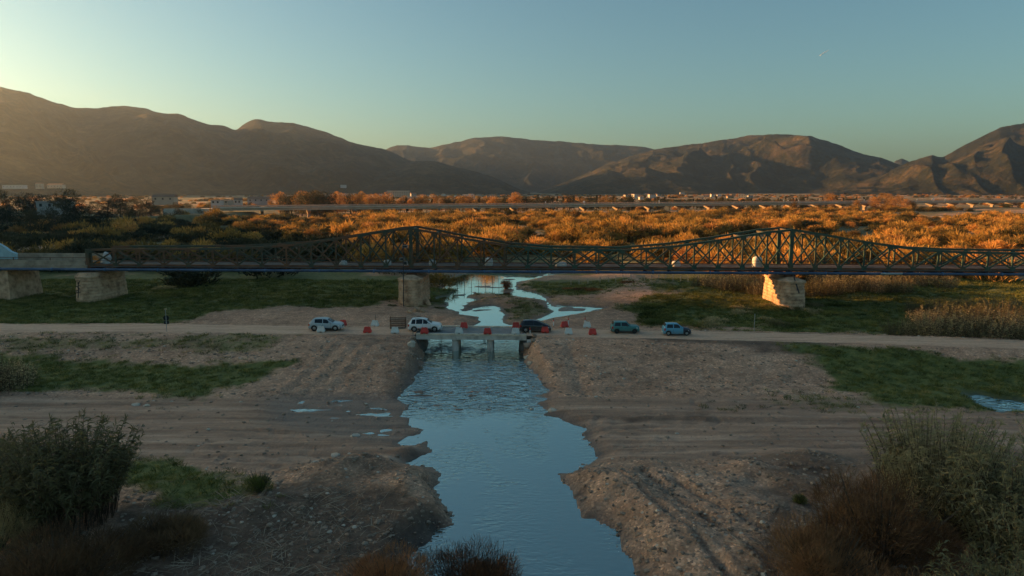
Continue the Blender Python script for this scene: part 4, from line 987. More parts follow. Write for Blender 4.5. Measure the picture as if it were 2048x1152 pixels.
def make_car(label, px, py, L, W, H, mat, prof, wb, wr, group=None, hood_mat=None, trim=None, roof_rail=False, rz=0.0, rim=M_RIM, win=None, clad=0.0):
    """prof: dict of stations along x (0 = tail, 1 = nose): belt height and roof line"""
    x0, y0, _ = P(px, py, 2.09)
    t = thing('parked_car', label, 'car', (x0, y0 + W / 2 - 0.1, 2.09), rz, 'cars queued on the causeway')
    hw = W / 2; wx = [-wb / 2 + prof['woff'], wb / 2 + prof['woff']]; RA = wr + 0.055
    sill = 0.20 + prof.get('lift', 0.0)
    top = prof['top']; belt = prof['belt']; plan = prof['plan']
    tx = [p[0] for p in top]; tz = [p[1] for p in top]; bx = [p[0] for p in belt]; bz = [p[1] for p in belt]
    def ztop(x): return float(np.interp(x / L + 0.5, tx, tz))
    def zbelt(x): return min(float(np.interp(x / L + 0.5, bx, bz)), ztop(x) - 0.02)
    def wid(x): return hw * float(np.interp(x / L + 0.5, [p[0] for p in plan], [p[1] for p in plan]))
    def zbot(x):
        z = sill + 0.10 * max(0, abs(x) / (L / 2) - 0.88) / 0.12
        for c in wx:
            if abs(x - c) < RA: z = max(z, wr + math.sqrt(RA * RA - (x - c) ** 2))
        return z
    def half(x):
        zb, zl, zt, w_ = zbot(x), zbelt(x), ztop(x), wid(x)
        zb = min(zb, zl - 0.05)
        gh = max(0.0, zt - zl); inn = prof['tumble'] * gh
        pts = [(w_ * 0.96, zb), (w_, zb + 0.06), (w_, lerp(zb, zl, 0.45)), (w_ * 0.985, lerp(zb, zl, 0.8)), (w_ * 0.965, zl)]
        rnd = min(0.10, gh * 0.35 + 0.015)
        pts += [(w_ * 0.945 - inn * 0.5, lerp(zl, zt - rnd, 0.5)), (w_ * 0.925 - inn, zt - rnd), (w_ * 0.86 - inn, zt - rnd * 0.25), (w_ * 0.5, zt), (0.0, zt + 0.012)]
        return pts
    xs = set(np.linspace(-L / 2, L / 2, 41))
    for c in wx:
        for k in range(13): xs.add(c - RA * math.cos(math.pi * k / 12))
    for p in tx: xs.add((p - 0.5) * L)
    xs = sorted(xs); rings = []
    keep = [xs[0]]
    for x in xs[1:]:
        if x - keep[-1] > 0.012: keep.append(x)
    for x in keep:
        h_ = half(x); rings.append([(x, -y, z) for y, z in h_] + [(x, y, z) for y, z in h_[::-1][1:]])
    n = len(rings[0]); split = None
    fs = []
    for i in range(len(rings) - 1):
        for k in range(n - 1): fs.append((i * n + k, (i + 1) * n + k, (i + 1) * n + k + 1, i * n + k + 1))
    fs += [tuple(range(n)), tuple(range((len(rings) - 1) * n, len(rings) * n))[::-1]]
    vs = [q for r in rings for q in r]
    if hood_mat is not None:
        xcut = prof['cut'] ; fa = [f for f in fs if np.mean([vs[i][0] for i in f]) <= xcut]; fb = [f for f in fs if np.mean([vs[i][0] for i in f]) > xcut]
        MB().add(vs, fa).obj('body', mat, t, True); o = MB().add(vs, fb).obj('front_wing_and_bonnet', hood_mat, t, True); o['label'] = 'dark unpainted front wing and bonnet'
    else:
        MB().add(vs, fs).obj('body', mat, t, True)
    # underbody
    MB().box(-L / 2 + .1, L / 2 - .1, -hw * .88, hw * .88, sill - 0.02, wr + 0.2).obj('underbody', M_TRIM, t)
    # glass
    def surf_y(x, z):
        h_ = half(x); zz_ = [p[1] for p in h_[:8]]; yy_ = [p[0] for p in h_[:8]]
        return float(np.interp(z, zz_, yy_))
    for s in (-1, 1):
        for (xa, xb, la, lb_) in win:
            v = []; K, J = 8, 4
            for i in range(K + 1):
                q = i / K
                for j in range(J + 1):
                    r = j / J
                    x = lerp(lerp(xa, xb, q), lerp(la, lb_, q), r) * L - L / 2
                    zl, zt = zbelt(x) + 0.035, ztop(x) - 0.095
                    z = lerp(zl, max(zt, zl + 0.02), r); v.append((x, s * (surf_y(x, z) + 0.008), z))
            f = [(i * (J + 1) + j, (i + 1) * (J + 1) + j, (i + 1) * (J + 1) + j + 1, i * (J + 1) + j + 1) for i in range(K) for j in range(J)]
            MB().add(v, f).obj('side_window', M_GLASS, t, True)
    def screen(fa, fb, nm):
        v = []; K, J = 6, 8
        for i in range(K + 1):
            x = lerp(fa, fb, i / K) * L - L / 2; zt = ztop(x); w_ = half(x)[7][0] * 0.97
            x2 = x; e = 1e-3; sl_ = (ztop(x + e) - ztop(x - e)) / (2 * e); nn = Vector((-sl_, 0, 1)).normalized() * 0.02
            for j in range(J + 1):
                yy = lerp(-w_, w_, j / J); h_ = half(x); z = float(np.interp(abs(yy), [h_[9][0], h_[8][0], h_[7][0]], [h_[9][1], h_[8][1], h_[7][1]]))
                v.append((x2 + nn.x, yy, z + nn.z))
        f = [(i * (J + 1) + j, (i + 1) * (J + 1) + j, (i + 1) * (J + 1) + j + 1, i * (J + 1) + j + 1) for i in range(K) for j in range(J)]
        MB().add(v, f).obj(nm, M_GLASS, t, True)
    screen(*prof['wind'], 'windscreen'); screen(*prof['rear'], 'rear_window')
    # wheels
    for c in wx:
        for s in (-1, 1):
            wh = MB(); yo = s * (hw - 0.10)
            prof_w = [(-0.09, wr - 0.03), (-0.07, wr), (0.07, wr), (0.09, wr - 0.03), (0.09, wr * 0.64), (-0.09, wr * 0.64)]
            rg_ = [[(c + r_ * math.cos(a), yo + o_, wr + r_ * math.sin(a)) for o_, r_ in prof_w] for a in [2 * math.pi * k / 24 for k in range(25)]]
            wo = wh.loft(rg_, False).obj('wheel', M_TYRE, t, True)
            hb = MB(); hb.loft([[(c + wr * 0.64 * math.cos(a), yo + s * 0.05, wr + wr * 0.64 * math.sin(a)) for a in [2 * math.pi * k / 20 for k in range(20)]], [(c + wr * 0.2 * math.cos(a), yo + s * 0.085, wr + wr * 0.2 * math.sin(a)) for a in [2 * math.pi * k / 20 for k in range(20)]]])
            ho = hb.obj('rim', rim, wo)
            for k in range(5):
                a = 2 * math.pi * k / 5 + 0.3; d_ = MB(); r0, r1 = wr * .30, wr * .56
                d_.add([(c + r_ * math.cos(a + da), yo + s * 0.088, wr + r_ * math.sin(a + da)) for r_, da in ((r0, -.28), (r0, .28), (r1, .22), (r1, -.22))], [(0, 1, 2, 3)]).obj('rim_opening', M_TRIM, wo)
    # lamps, bumpers, plates, mirrors, handles
    zf = zbelt(L / 2 - 0.25); zr = zbelt(-L / 2 + 0.15)
    for s in (-1, 1):
        xh = L / 2 - 0.30; yh = wid(xh)
        pts = [(xh - .12, s * (wid(xh - .12) + .012), zf - 0.06), (xh + .16, s * (wid(xh + .16) * .96 + .012), zf - 0.12), (L / 2 + .012, s * wid(L / 2) * .80, zf - .14), (L / 2 + .012, s * wid(L / 2) * .80, zf - .26), (xh + .14, s * (wid(xh + .14) + .012), zf - 0.26), (xh - .08, s * (wid(xh - .08) + .012), zf - 0.18)]
        MB().add(pts, [tuple(range(6)) if s < 0 else tuple(range(6))[::-1]]).obj('headlight', M_LAMP, t)
        xt = -L / 2
        ptr = [(xt + .02, s * (wid(xt + .02) + .014), zr - .02), (xt + .20, s * (wid(xt + .2) + .014), zr - .02), (xt + .16, s * (wid(xt + .16) + .014), zr - .30), (xt + .02, s * (wid(xt + .02) + .014), zr - .32)]
        MB().add(ptr, [(0, 1, 2, 3) if s < 0 else (3, 2, 1, 0)]).obj('tail_light', M_TAIL, t)
        xm = prof['wind'][1] * L - L / 2 - 0.42; zm = zbelt(xm)
        MB().box(xm - .06, xm + .09, s * (hw + .02) - .09, s * (hw + .02) + .09, zm + .02, zm + .16, .02, .02).obj('door_mirror', trim or mat, t)
        for hx in prof['handles']: MB().box(hx * L - L / 2 - .08, hx * L - L / 2 + .08, s * hw - .02, s * hw + .02, zbelt(0) - .12, zbelt(0) - .085).obj('door_handle', trim or mat, t)
        for dx in prof['doors']:
            x = dx * L - L / 2; z0, z1 = sill + .12, zbelt(x) + .0
            MB().add([(x + a, s * (surf_y(x, z) + .004), z) for a in (-.009, .009) for z in (z0, lerp(z0, z1, .4), lerp(z0, z1, .75), z1)], [(0, 1, 5, 4), (1, 2, 6, 5), (2, 3, 7, 6)]).obj('door_gap', M_TRIM, t)
    for e, nm in ((1, 'front_bumper'), (-1, 'rear_bumper')):
        rg_ = []
        for o_, g in ((0.0, 0.0), (0.05, 0.0), (0.055, 0.02)):
            rg_.append(o_)
        xe = e * L / 2; we = wid(xe * 0.97)
        bm_ = MB(); z0, z1 = sill + .0, sill + .24
        yy = [-we * 1.01, -we * .86, 0, we * .86, we * 1.01]; xx = [xe - e * .22, xe + e * .03, xe + e * .05, xe + e * .03, xe - e * .22]
        v = [(a, b, z) for z in (z0, z1) for a, b in zip(xx, yy)] + [(a - e * .12, b * .9, z) for z in (z0, z1) for a, b in zip(xx, yy)]
        f = [(i, i + 1, i + 6, i + 5) for i in range(4)] + [(i + 10, i + 15, i + 16, i + 11) for i in range(4)] + [(i + 5, i + 6, i + 16, i + 15) for i in range(4)] + [(i, i + 10, i + 11, i + 1) for i in range(4)]
        bo = bm_.add(v, f).obj(nm, trim or (hood_mat if (hood_mat and e > 0) else mat), t)
        MB().box(xe + e * .052, xe + e * .062, -.26, .26, z1 - .14, z1 - .03).obj('number_plate', M_PLATE, bo)
    MB().box(L / 2 - 0.02, L / 2 + .015, -hw * .55, hw * .55, zf - .30, zf - .18).obj('grille', M_TRIM, t)
    if clad:
        for s in (-1, 1):
            MB().box(wx[0] + RA + .02, wx[1] - RA - .02, s * hw - .03, s * hw + .018, sill, sill + clad).obj('sill_trim', M_TRIM, t)
    if roof_rail:
        for s in (-1, 1):
            xa, xb = -L * .28, L * .10
            MB().tube([(xa, s * hw * .68, ztop(xa) + .01), (xa + .12, s * hw * .68, ztop(xa) + .07), (xb - .12, s * hw * .68, ztop(xb) + .07), (xb, s * hw * .68, ztop(xb) + .01)], .02, 6).obj('roof_rail', M_TRIM, t)
    return t
PLAN = [(0, .86), (.03, .95), (.12, 1), (.85, 1), (.95, .93), (1, .78)]
cross = dict(top=[(0, .80), (.015, .98), (.05, 1.12), (.13, 1.46), (.20, 1.545), (.38, 1.57), (.50, 1.54), (.56, 1.47), (.735, 1.04), (.80, 1.00), (.92, .93), (.975, .80), (1, .60)],
             belt=[(0, .90), (.1, 1.02), (.5, .96), (.72, .93), (1, .78)], plan=PLAN, tumble=0.42, woff=-0.02, lift=0.06, wind=(.575, .735), rear=(.055, .135), handles=(.32, .54), doors=(.24, .44, .68))
suv = dict(top=[(0, .82), (.012, 1.05), (.05, 1.25), (.10, 1.56), (.14, 1.63), (.38, 1.65), (.50, 1.60), (.56, 1.50), (.715, 1.09), (.78, 1.05), (.92, .98), (.975, .84), (1, .62)],
           belt=[(0, .98), (.5, 1.0), (.72, .98), (1, .82)], plan=PLAN, tumble=0.36, woff=-0.02, lift=0.08, wind=(.575, .71), rear=(.05, .105), handles=(.33, .55), doors=(.25, .45, .68))
city = dict(top=[(0, .75), (.012, .95), (.04, 1.12), (.10, 1.40), (.16, 1.46), (.40, 1.48), (.52, 1.43), (.60, 1.34), (.82, .98), (.88, .92), (.95, .80), (1, .55)],
            belt=[(0, .98), (.12, .95), (.6, .88), (1, .72)], plan=PLAN, tumble=0.38, woff=0.0, lift=0.0, wind=(.605, .82), rear=(.042, .105), handles=(.36,), doors=(.30, .68))
boxy = dict(top=[(0, .72), (.01, .90), (.035, 1.05), (.10, 1.38), (.13, 1.42), (.50, 1.43), (.55, 1.40), (.685, .98), (.70, .965), (.95, .90), (.985, .82), (1, .50)],
            belt=[(0, .90), (.7, .90), (1, .80)], plan=[(0, .92), (.03, .98), (.1, 1), (.9, 1), (.97, .96), (1, .90)], tumble=0.22, woff=0.02, lift=0.03, wind=(.555, .685), rear=(.04, .10), handles=(.36,), doors=(.33, .66))
small = dict(top=[(0, .74), (.01, .92), (.035, 1.06), (.09, 1.38), (.13, 1.43), (.44, 1.44), (.52, 1.40), (.72, .96), (.76, .93), (.93, .82), (.98, .70), (1, .48)],
             belt=[(0, .90), (.7, .88), (1, .70)], plan=PLAN, tumble=0.28, woff=0.0, lift=0.0, wind=(.545, .72), rear=(.04, .09), handles=(.36,), doors=(.34, .70), cut=0.70)
small['cut'] = 3.3 * (0.70 - 0.5)
P_SILVER = paint('silver_blue_paint', (0.40, 0.47, 0.50)); P_WHITE = paint('white_car_paint', (0.74, 0.76, 0.75)); P_BLACK = paint('black_car_paint', (0.012, 0.014, 0.022), 0.2); P_TEAL = paint('teal_paint', (0.035, 0.20, 0.20), 0.4); P_BLUE = paint('light_blue_paint', (0.10, 0.36, 0.52), 0.3)
P_DARKBLUE = paint('dark_blue_primer', (0.015, 0.025, 0.055), 0.5)
make_car('silver crossover with black roof trim, leftmost car on the causeway', 650, 662, 4.12, 1.77, 1.57, P_SILVER, cross, 2.6, .34, win=[(.20, .43, .19, .42), (.45, .71, .44, .57)], trim=None, clad=.14)
make_car('white compact offroader with dark lower trim entering the low bridge', 849, 664, 4.10, 1.76, 1.65, P_WHITE, suv, 2.5, .34, win=[(.10, .23, .13, .23), (.25, .44, .25, .44), (.46, .70, .46, .57)], trim=None, roof_rail=True, clad=.20)
make_car('black hatchback at the right end of the low bridge', 1071, 665, 3.85, 1.70, 1.48, P_BLACK, city, 2.4, .31, win=[(.13, .43, .16, .42), (.45, .76, .44, .60)], rim=M_RIM)
make_car('boxy teal hatchback with black bumpers following the black car', 1251, 667, 3.40, 1.52, 1.43, P_TEAL, boxy, 2.16, .28, win=[(.10, .32, .13, .32), (.35, .66, .35, .545)], trim=M_TRIM, rim=M_TRIM, clad=.10)
make_car('small light blue hatchback with dark front wing, rightmost car', 1355, 671, 3.30, 1.52, 1.44, P_BLUE, small, 2.2, .28, win=[(.10, .33, .12, .33), (.36, .69, .36, .53)], hood_mat=P_DARKBLUE, rim=M_HUB)

# ------------------------------------------------------------------ motorway viaduct
M_VCON = nmat('viaduct_concrete', [(0.3, (0.50, 0.39, 0.30)), (0.7, (0.70, 0.57, 0.45))], 0.25, 0.85)
M_VDK = nmat('viaduct_rail', [(0.3, (0.32, 0.22, 0.16)), (0.7, (0.50, 0.37, 0.28))], 0.3, 0.8)
V0 = np.array([-0.436 * 408, 408.0]); V1 = np.array([0.80 * 700, 700.0])
VD = V1 - V0; VL = float(np.hypot(*VD)); VD /= VL; VA = math.atan2(VD[1], VD[0])
va = thing('motorway_viaduct', 'long pale concrete motorway viaduct on hammerhead piers crossing the plain', 'viaduct', (V0[0], V0[1], 0), VA)
VZ = 8.9; SPAN = 27.5
M_HEADF = None
head = MB()
prof_h = [(-5.6, 2.35), (-5.6, 1.55), (-1.4, 0.0), (1.4, 0.0), (5.6, 1.55), (5.6, 2.35)]
n_ = len(prof_h)
hv = [(-0.9, y, z) for y, z in prof_h] + [(0.9, y, z) for y, z in prof_h]
head.add(hv, [tuple(range(n_))[::-1], tuple(range(n_, 2 * n_))] + [(i, (i + 1) % n_, (i + 1) % n_ + n_, i + n_) for i in range(n_)])
M_VPIER = nmat('pier_concrete', [(0.3, (0.22, 0.165, 0.12)), (0.7, (0.36, 0.28, 0.21))], 0.4, 0.9)
head_me = head.mesh('crosshead', M_VPIER)
shaft_me = MB().box(-0.85, 0.85, -1.4, 1.4, -6.5, 0.0).mesh('pier', M_VPIER)
gird_me = MB().box(0.1, SPAN - 0.1, -.45, .45, -1.75, -0.25).mesh('girder', M_VCON)
rail_p = MB()
ns = int(VL / SPAN) + 2
for k in range(ns):
    s = k * SPAN
    if 0 < k:
        p_ = link('pier', shaft_me, va, (s, 0, VZ - 1.75 - 2.36)); link('crosshead', head_me, p_, (0, 0, 0))
    beam('deck_slab', (s + .03, 0, VZ - 0.12), (s + SPAN - .03, 0, VZ - 0.12), 12.4, 0.25, M_VCON, va)
    for y in (-4.6, -1.6, 1.6, 4.6): link('girder', gird_me, va, (s, y, VZ))
    beam('edge_beam', (s + .03, -6.25, VZ - .02), (s + SPAN - .03, -6.25, VZ - .02), 0.3, 0.75, M_VCON, va)
    for y in (-6.15, 6.15, 0.2):
        beam('guard_rail', (s, y, VZ + .75), (s + SPAN, y, VZ + .75), 0.08, 0.36, M_VDK, va)
        if y < 1: beam('guard_rail', (s, y, VZ + 1.3), (s + SPAN, y, VZ + 1.3), 0.07, 0.12, M_VDK, va)
    for q in range(10): rail_p.box(s + q * SPAN / 10, s + q * SPAN / 10 + .12, -6.2, -6.08, VZ + .35, VZ + 1.35)

stuff(rail_p.obj('rail_posts', M_VDK, va))
ab2 = thing('viaduct_abutment', 'pale concrete abutment at the left end of motorway viaduct', 'abutment', (V0[0], V0[1], 0), VA)
MB().box(-6, 0.6, -6.4, 6.4, 0, VZ - 0.4).obj('abutment_wall', M_VCON, ab2); MB().box(-26, -6.01, -6.4, -6.0, 2, VZ - 0.1).obj('wing_wall', M_VCON, ab2)
# white boards along the carriageway
for i, (px, py, w_, h_) in enumerate(((1168, 408, 1.5, 1.9), (1318, 407, 1.0, 2.0), (1091, 409, .8, 1.3), (1567, 405, 1.0, 1.7), (1576, 405, .7, 1.2), (1597, 405, .9, 1.5), (1728, 404, 1.4, 1.4), (1834, 404, 1.4, 1.4), (1866, 401, 3.2, 2.4), (1890, 403, 1.6, 1.7), (1935, 402, 1.0, 1.5), (2028, 400, .9, 1.8))):
    d = ray(px, py); o = V0 + np.array([-VD[1], VD[0]]) * 5.2
    M_ = np.array([[VD[0], -d[0]], [VD[1], -d[1]]]); s, t_ = np.linalg.solve(M_, -o); z = CAMZ + d[2] * t_
    sgn = thing('viaduct_sign', 'small white board on a post on the far side of viaduct' if i != 8 else 'larger pale board on posts above viaduct beside the big orange trees', 'sign', (d[0] * t_, d[1] * t_, VZ), VA, 'white boards along the viaduct')
    zc = max(1.5, z - VZ); MB().box(-.04, .04, -.04, .04, 0, zc + h_ / 2).obj('sign_post', M_GALV, sgn); MB().box(-.03 - w_ / 2, w_ / 2, -.1, -.06, zc - h_ / 2, zc + h_ / 2).obj('sign_board', M_WHITE, sgn)

# ------------------------------------------------------------------ houses of the town and the farms
M_WALLS = [nmat('house_wall_%s' % n, [(0.3, tuple(c * .8 for c in col)), (0.7, col)], 0.1, 0.85) for n, col in (('white', (.56, .53, .49)), ('cream', (.48, .41, .32)), ('ochre', (.42, .30, .19)), ('grey', (.36, .35, .34)))]
M_ROOFS = [nmat('roof_%s' % n, [(0.3, tuple(c * .7 for c in col)), (0.7, col)], 0.3, 0.85) for n, col in (('tile', (.30, .15, .09)), ('pale', (.40, .37, .34)), ('brown', (.20, .13, .09)))]
M_WIN = simple_mat('dark_window', (0.03, 0.035, 0.04), 0.2)
def house(px, py, Y, w_, h_, d_, wall, roof, label, flat=False, group=None, wins=0, rz=None, cat='house'):
    x, y, z = PY(px, py, Y)
    g = gz(x, y) if Y < 3000 else z
    z = max(z, g - 0.5) if Y < 2500 else z
    t = thing('house', label, cat, (x, y, z), rz if rz is not None else random.uniform(-.5, .5), group)
    MB().box(-w_ / 2, w_ / 2, -d_ / 2, d_ / 2, -3, h_).obj('wall', M_WALLS[wall], t)
    if flat: MB().box(-w_ / 2 - .3, w_ / 2 + .3, -d_ / 2 - .3, d_ / 2 + .3, h_ + .003, h_ + .5).obj('roof', M_ROOFS[roof], t)
    else:
        rh = d_ * .22
        MB().add([(-w_ / 2 - .4, -d_ / 2 - .4, h_ - .1), (w_ / 2 + .4, -d_ / 2 - .4, h_ - .1), (w_ / 2 + .4, d_ / 2 + .4, h_ - .1), (-w_ / 2 - .4, d_ / 2 + .4, h_ - .1), (-w_ / 2 - .4, 0, h_ + rh), (w_ / 2 + .4, 0, h_ + rh)],
                 [(0, 1, 5, 4), (2, 3, 4, 5), (0, 4, 3), (1, 2, 5), (3, 2, 1, 0)]).obj('roof', M_ROOFS[roof], t)
    nw = wins or max(1, int(w_ / 4)); fl = max(1, int(h_ / 3.1))
    for k in range(nw):
        for f in range(fl):
            xc = -w_ / 2 + w_ * (k + .5) / nw; zc = 1.0 + f * 3.1
            MB().box(xc - .6, xc + .6, -d_ / 2 - .03, -d_ / 2 + .02, zc, min(zc + 1.4, h_ - .3)).obj('window', M_WIN, t)
    return t
rh_ = random.Random(21)
for i in range(64):
    px = rh_.choice([rh_.uniform(560, 1000), rh_.uniform(820, 1000), rh_.uniform(1235, 1345), rh_.uniform(1380, 1500), rh_.uniform(1235, 1330)])
    Y = rh_.uniform(1100, 1900)
    py = 394.5 + rh_.uniform(-3, 3) if px < 1100 else 395 + rh_.uniform(-3, 3)
    house(px, py + 2, Y, rh_.uniform(6, 13), rh_.choice((3.0, 3.2, 6.2, 6.2)), rh_.uniform(7, 10), rh_.choice((0, 0, 1, 1, 2, 3)), rh_.choice((0, 0, 1, 2)), 'small pale town house among the trees behind the viaduct, %s of centre' % ('left' if px < 1100 else 'right'), rh_.random() < .4, 'town houses %s of centre' % ('left' if px < 1100 else 'right'))
house(797, 393, 1350, 42, 11, 12, 1, 1, 'long pale three storey block rising above the orange trees', True, None, 12, 0.05, 'building')
house(692, 393.5, 1150, 26, 5, 12, 0, 1, 'long white shed right of the dark tree group', True, None, 6, 0.0, 'shed')
house(822, 402, 900, 24, 5.5, 12, 0, 1, 'white low shed below the long pale block', True, None, 5, 0.1, 'shed')
house(435, 409, 470, 6, 2.6, 8, 0, 1, 'small white farm building left of viaduct end', True, None, 2, 0.1, 'farm building')
house(453, 408, 500, 7, 2.3, 8, 1, 1, 'cream farm building behind the viaduct end, middle of three', True, None, 2, -0.1, 'farm building')
house(477, 408, 520, 5, 3.2, 7, 0, 2, 'white farm house with dark roof behind the viaduct end', False, None, 2, 0.2, 'farm building')
house(520, 404, 640, 20, 3.2, 9, 3, 2, 'grey long farm building behind left part of viaduct', False, None, 4, 0.05, 'farm building')
house(30, 375, 1500, 40, 5, 20, 0, 1, 'pale bluish greenhouse sheds below the mountain at far left', True, None, 6, 0.1, 'greenhouse')
house(80, 375, 1450, 12, 8, 10, 1, 0, 'cream house with tiled roof right of the greenhouse sheds', False, None, 2, 0.1)
house(113, 374, 1480, 34, 5, 11, 1, 0, 'long cream farmhouse below the mountain, left part', False, None, 5, -0.1)
house(108, 417, 330, 12, 3.0, 7, 3, 1, 'low grey farm shed among the dark trees at left', True, None, 3, 0.1, 'shed')
house(132, 414, 335, 6, 2.8, 6, 1, 0, 'small farmhouse with tiled roof among dark trees at left', False, None, 2, 0.1)
house(330, 402, 520, 16, 3.2, 8, 1, 2, 'low brown farm building left of the viaduct end', False, None, 3, 0.1, 'farm building')
for px, py, Y, w_, lab in ((441, 346, 2500, 34, 'pale villa high on the left mountain slope'), (382, 358, 2300, 14, 'small pale house on left slope below the villa'), (533, 354, 2500, 36, 'long pale house on the slope above the low mist'), (687, 374, 2400, 18, 'small pale house at the mountain foot, centre left'), (1364, 389, 2500, 16, 'small white house at foot of the eastern mountain')):
    house(px, py, Y, w_, 7, 12, 0, 1, lab, True, None, 4, 0.0)

# contrail: a short streak of ice high above the right mountains
d0, d1 = ray(1640, 111), ray(1657, 100); k0 = 21000 / d0[1]; k1 = 21000 / d1[1]
c0 = Vector((d0[0] * k0, 21000, CAMZ + d0[2] * k0)); c1 = Vector((d1[0] * k1, 21000, CAMZ + d1[2] * k1))
tag(MB().tube([c0, lerp(c0, c1, .5), c1], [9, 8, 3], 8).obj('vapour_trail', simple_mat('ice_trail', (.9, .9, .9), .9, 0, .02)), 'short white vapour trail in the blue sky at upper right', 'vapour trail')
# ------------------------------------------------------------------ plants
def blades(n, fpos, fdir, length, width, rng, droop=0.25, seg=2, cross=False):
    """n narrow leaves: fpos -> base points, fdir -> directions; returns V,F (tri/quad as quads)"""
    p = fpos; d = fdir / (np.linalg.norm(fdir, axis=1, keepdims=True) + 1e-9)
    L = length if np.ndim(length) else np.full(n, length); W = width if np.ndim(width) else np.full(n, width)
    r = rng.normal(size=(n, 3)); s = np.cross(d, r); s /= (np.linalg.norm(s, axis=1, keepdims=True) + 1e-9)
    V = []; 
    for k in range(seg + 1):
        q = k / seg
        c = p + d * (L * q)[:, None]; c[:, 2] -= droop * L * q * q
        wv = W * (1.0 - 0.85 * q if seg > 1 else 1 - 0.6 * q) * 0.5 * (0.55 if k == 0 else 1)
        V += [c - s * wv[:, None], c + s * wv[:, None]]
    V = np.stack(V, 1).reshape(-1, 3); m = 2 * (seg + 1)
    F = []
    base = np.arange(n) * m
    for k in range(seg): F.append(np.stack([base + 2 * k, base + 2 * k + 1, base + 2 * k + 3, base + 2 * k + 2], 1))
    return V, np.concatenate(F)
def joinVF(parts):
    V = []; F = []; o = 0
    for v, f in parts: V.append(v); F.append(f + o); o += len(v)
    return np.concatenate(V), np.concatenate(F)
L_GOLD = leaf_mat('tamarisk_leaves', [(0.25, (0.09, 0.070, 0.020)), (0.42, (0.25, 0.155, 0.040)), (0.60, (0.50, 0.29, 0.065)), (0.85, (0.62, 0.30, 0.085))], 0.35, 0.7, 0.05)
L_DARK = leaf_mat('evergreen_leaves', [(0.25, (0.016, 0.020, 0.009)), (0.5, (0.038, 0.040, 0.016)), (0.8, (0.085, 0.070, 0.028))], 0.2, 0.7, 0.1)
L_TREE = leaf_mat('autumn_tree_leaves', [(0.25, (0.09, 0.06, 0.018)), (0.5, (0.28, 0.15, 0.04)), (0.8, (0.48, 0.23, 0.07))], 0.3, 0.7, 0.08)
L_REED = leaf_mat('reed_leaves', [(0.25, (0.15, 0.13, 0.060)), (0.5, (0.31, 0.26, 0.125)), (0.75, (0.50, 0.39, 0.20)), (0.95, (0.62, 0.47, 0.28))], 0.42, 0.6, 0.5)
L_BROWN = leaf_mat('brown_tamarisk', [(0.25, (0.16, 0.080, 0.038)), (0.5, (0.34, 0.175, 0.080)), (0.78, (0.50, 0.27, 0.12))], 0.25, 0.8, 0.4)
L_SCRUB = leaf_mat('dark_scrub_leaves', [(0.25, (0.055, 0.030, 0.017)), (0.5, (0.13, 0.072, 0.036)), (0.78, (0.22, 0.13, 0.065))], 0.25, 0.8, 0.4)
L_RUSSET = leaf_mat('russet_brown_leaves', [(0.25, (0.10, 0.045, 0.022)), (0.5, (0.24, 0.105, 0.046)), (0.78, (0.40, 0.18, 0.075))], 0.25, 0.8, 0.5)
L_RED = leaf_mat('russet_leaves', [(0.2, (0.12, 0.05, 0.022)), (0.5, (0.32, 0.12, 0.045)), (0.8, (0.52, 0.19, 0.065))], 0.3, 0.8, 0.4)
L_GRASS = leaf_mat('meadow_grass', [(0.25, (0.055, 0.068, 0.016)), (0.5, (0.13, 0.15, 0.034)), (0.75, (0.25, 0.23, 0.06)), (0.95, (0.45, 0.31, 0.13))], 0.3, 0.7, 0.2)
M_BARK = nmat('bark', [(0.3, (0.045, 0.032, 0.022)), (0.7, (0.11, 0.08, 0.055))], 2.0, 0.95, 0.6)
M_CANE = nmat('dry_cane', [(0.3, (0.055, 0.032, 0.020)), (0.7, (0.15, 0.10, 0.062))], 2.0, 0.85)

def bush_mesh(name, seed, mat, n=620, hgt=1.0, lobes=7, L=0.30, W=0.055, up=0.8, r=1.0):
    """rounded thicket ~1 m radius: sprays growing out of several lobes"""
    rng = np.random.default_rng(seed)
    cs = np.stack([rng.uniform(-.62, .62, lobes) * r, rng.uniform(-.62, .62, lobes) * r, rng.uniform(.25, .62, lobes) * hgt], 1); rs = rng.uniform(.30, .52, lobes)
    parts = []
    for c, rr in zip(cs, rs):
        m = int(n / lobes); d = rng.normal(size=(m, 3)); d[:, 2] = abs(d[:, 2]) * 0.9 - 0.25; d /= np.linalg.norm(d, axis=1, keepdims=True)
        rad = rr * rng.uniform(.35, 1.0, m) ** 0.5
        p = c + d * rad[:, None] * np.array([1, 1, hgt * .9]); p[:, 2] = np.maximum(p[:, 2], 0.0)
        g = d * 0.6 + np.array([0, 0, up]) + rng.normal(size=(m, 3)) * .35
        parts.append(blades(m, p, g, L * rng.uniform(.6, 1.3, m), W * rng.uniform(.6, 1.5, m), rng, .25))
    # low skirt reaching the ground
    m = int(n * .22); a = rng.uniform(0, 2 * math.pi, m); q = rng.uniform(.3, .95, m) * r
    p = np.stack([np.cos(a) * q, np.sin(a) * q, rng.uniform(0, .25, m) * hgt], 1); g = np.stack([np.cos(a) * .6, np.sin(a) * .6, np.full(m, .9)], 1) + rng.normal(size=(m, 3)) * .3
    parts.append(blades(m, p, g, L * rng.uniform(.8, 1.4, m), W * rng.uniform(.8, 1.6, m), rng, .2))
    V, F = joinVF(parts); return mesh_np(name, V, F, mat)
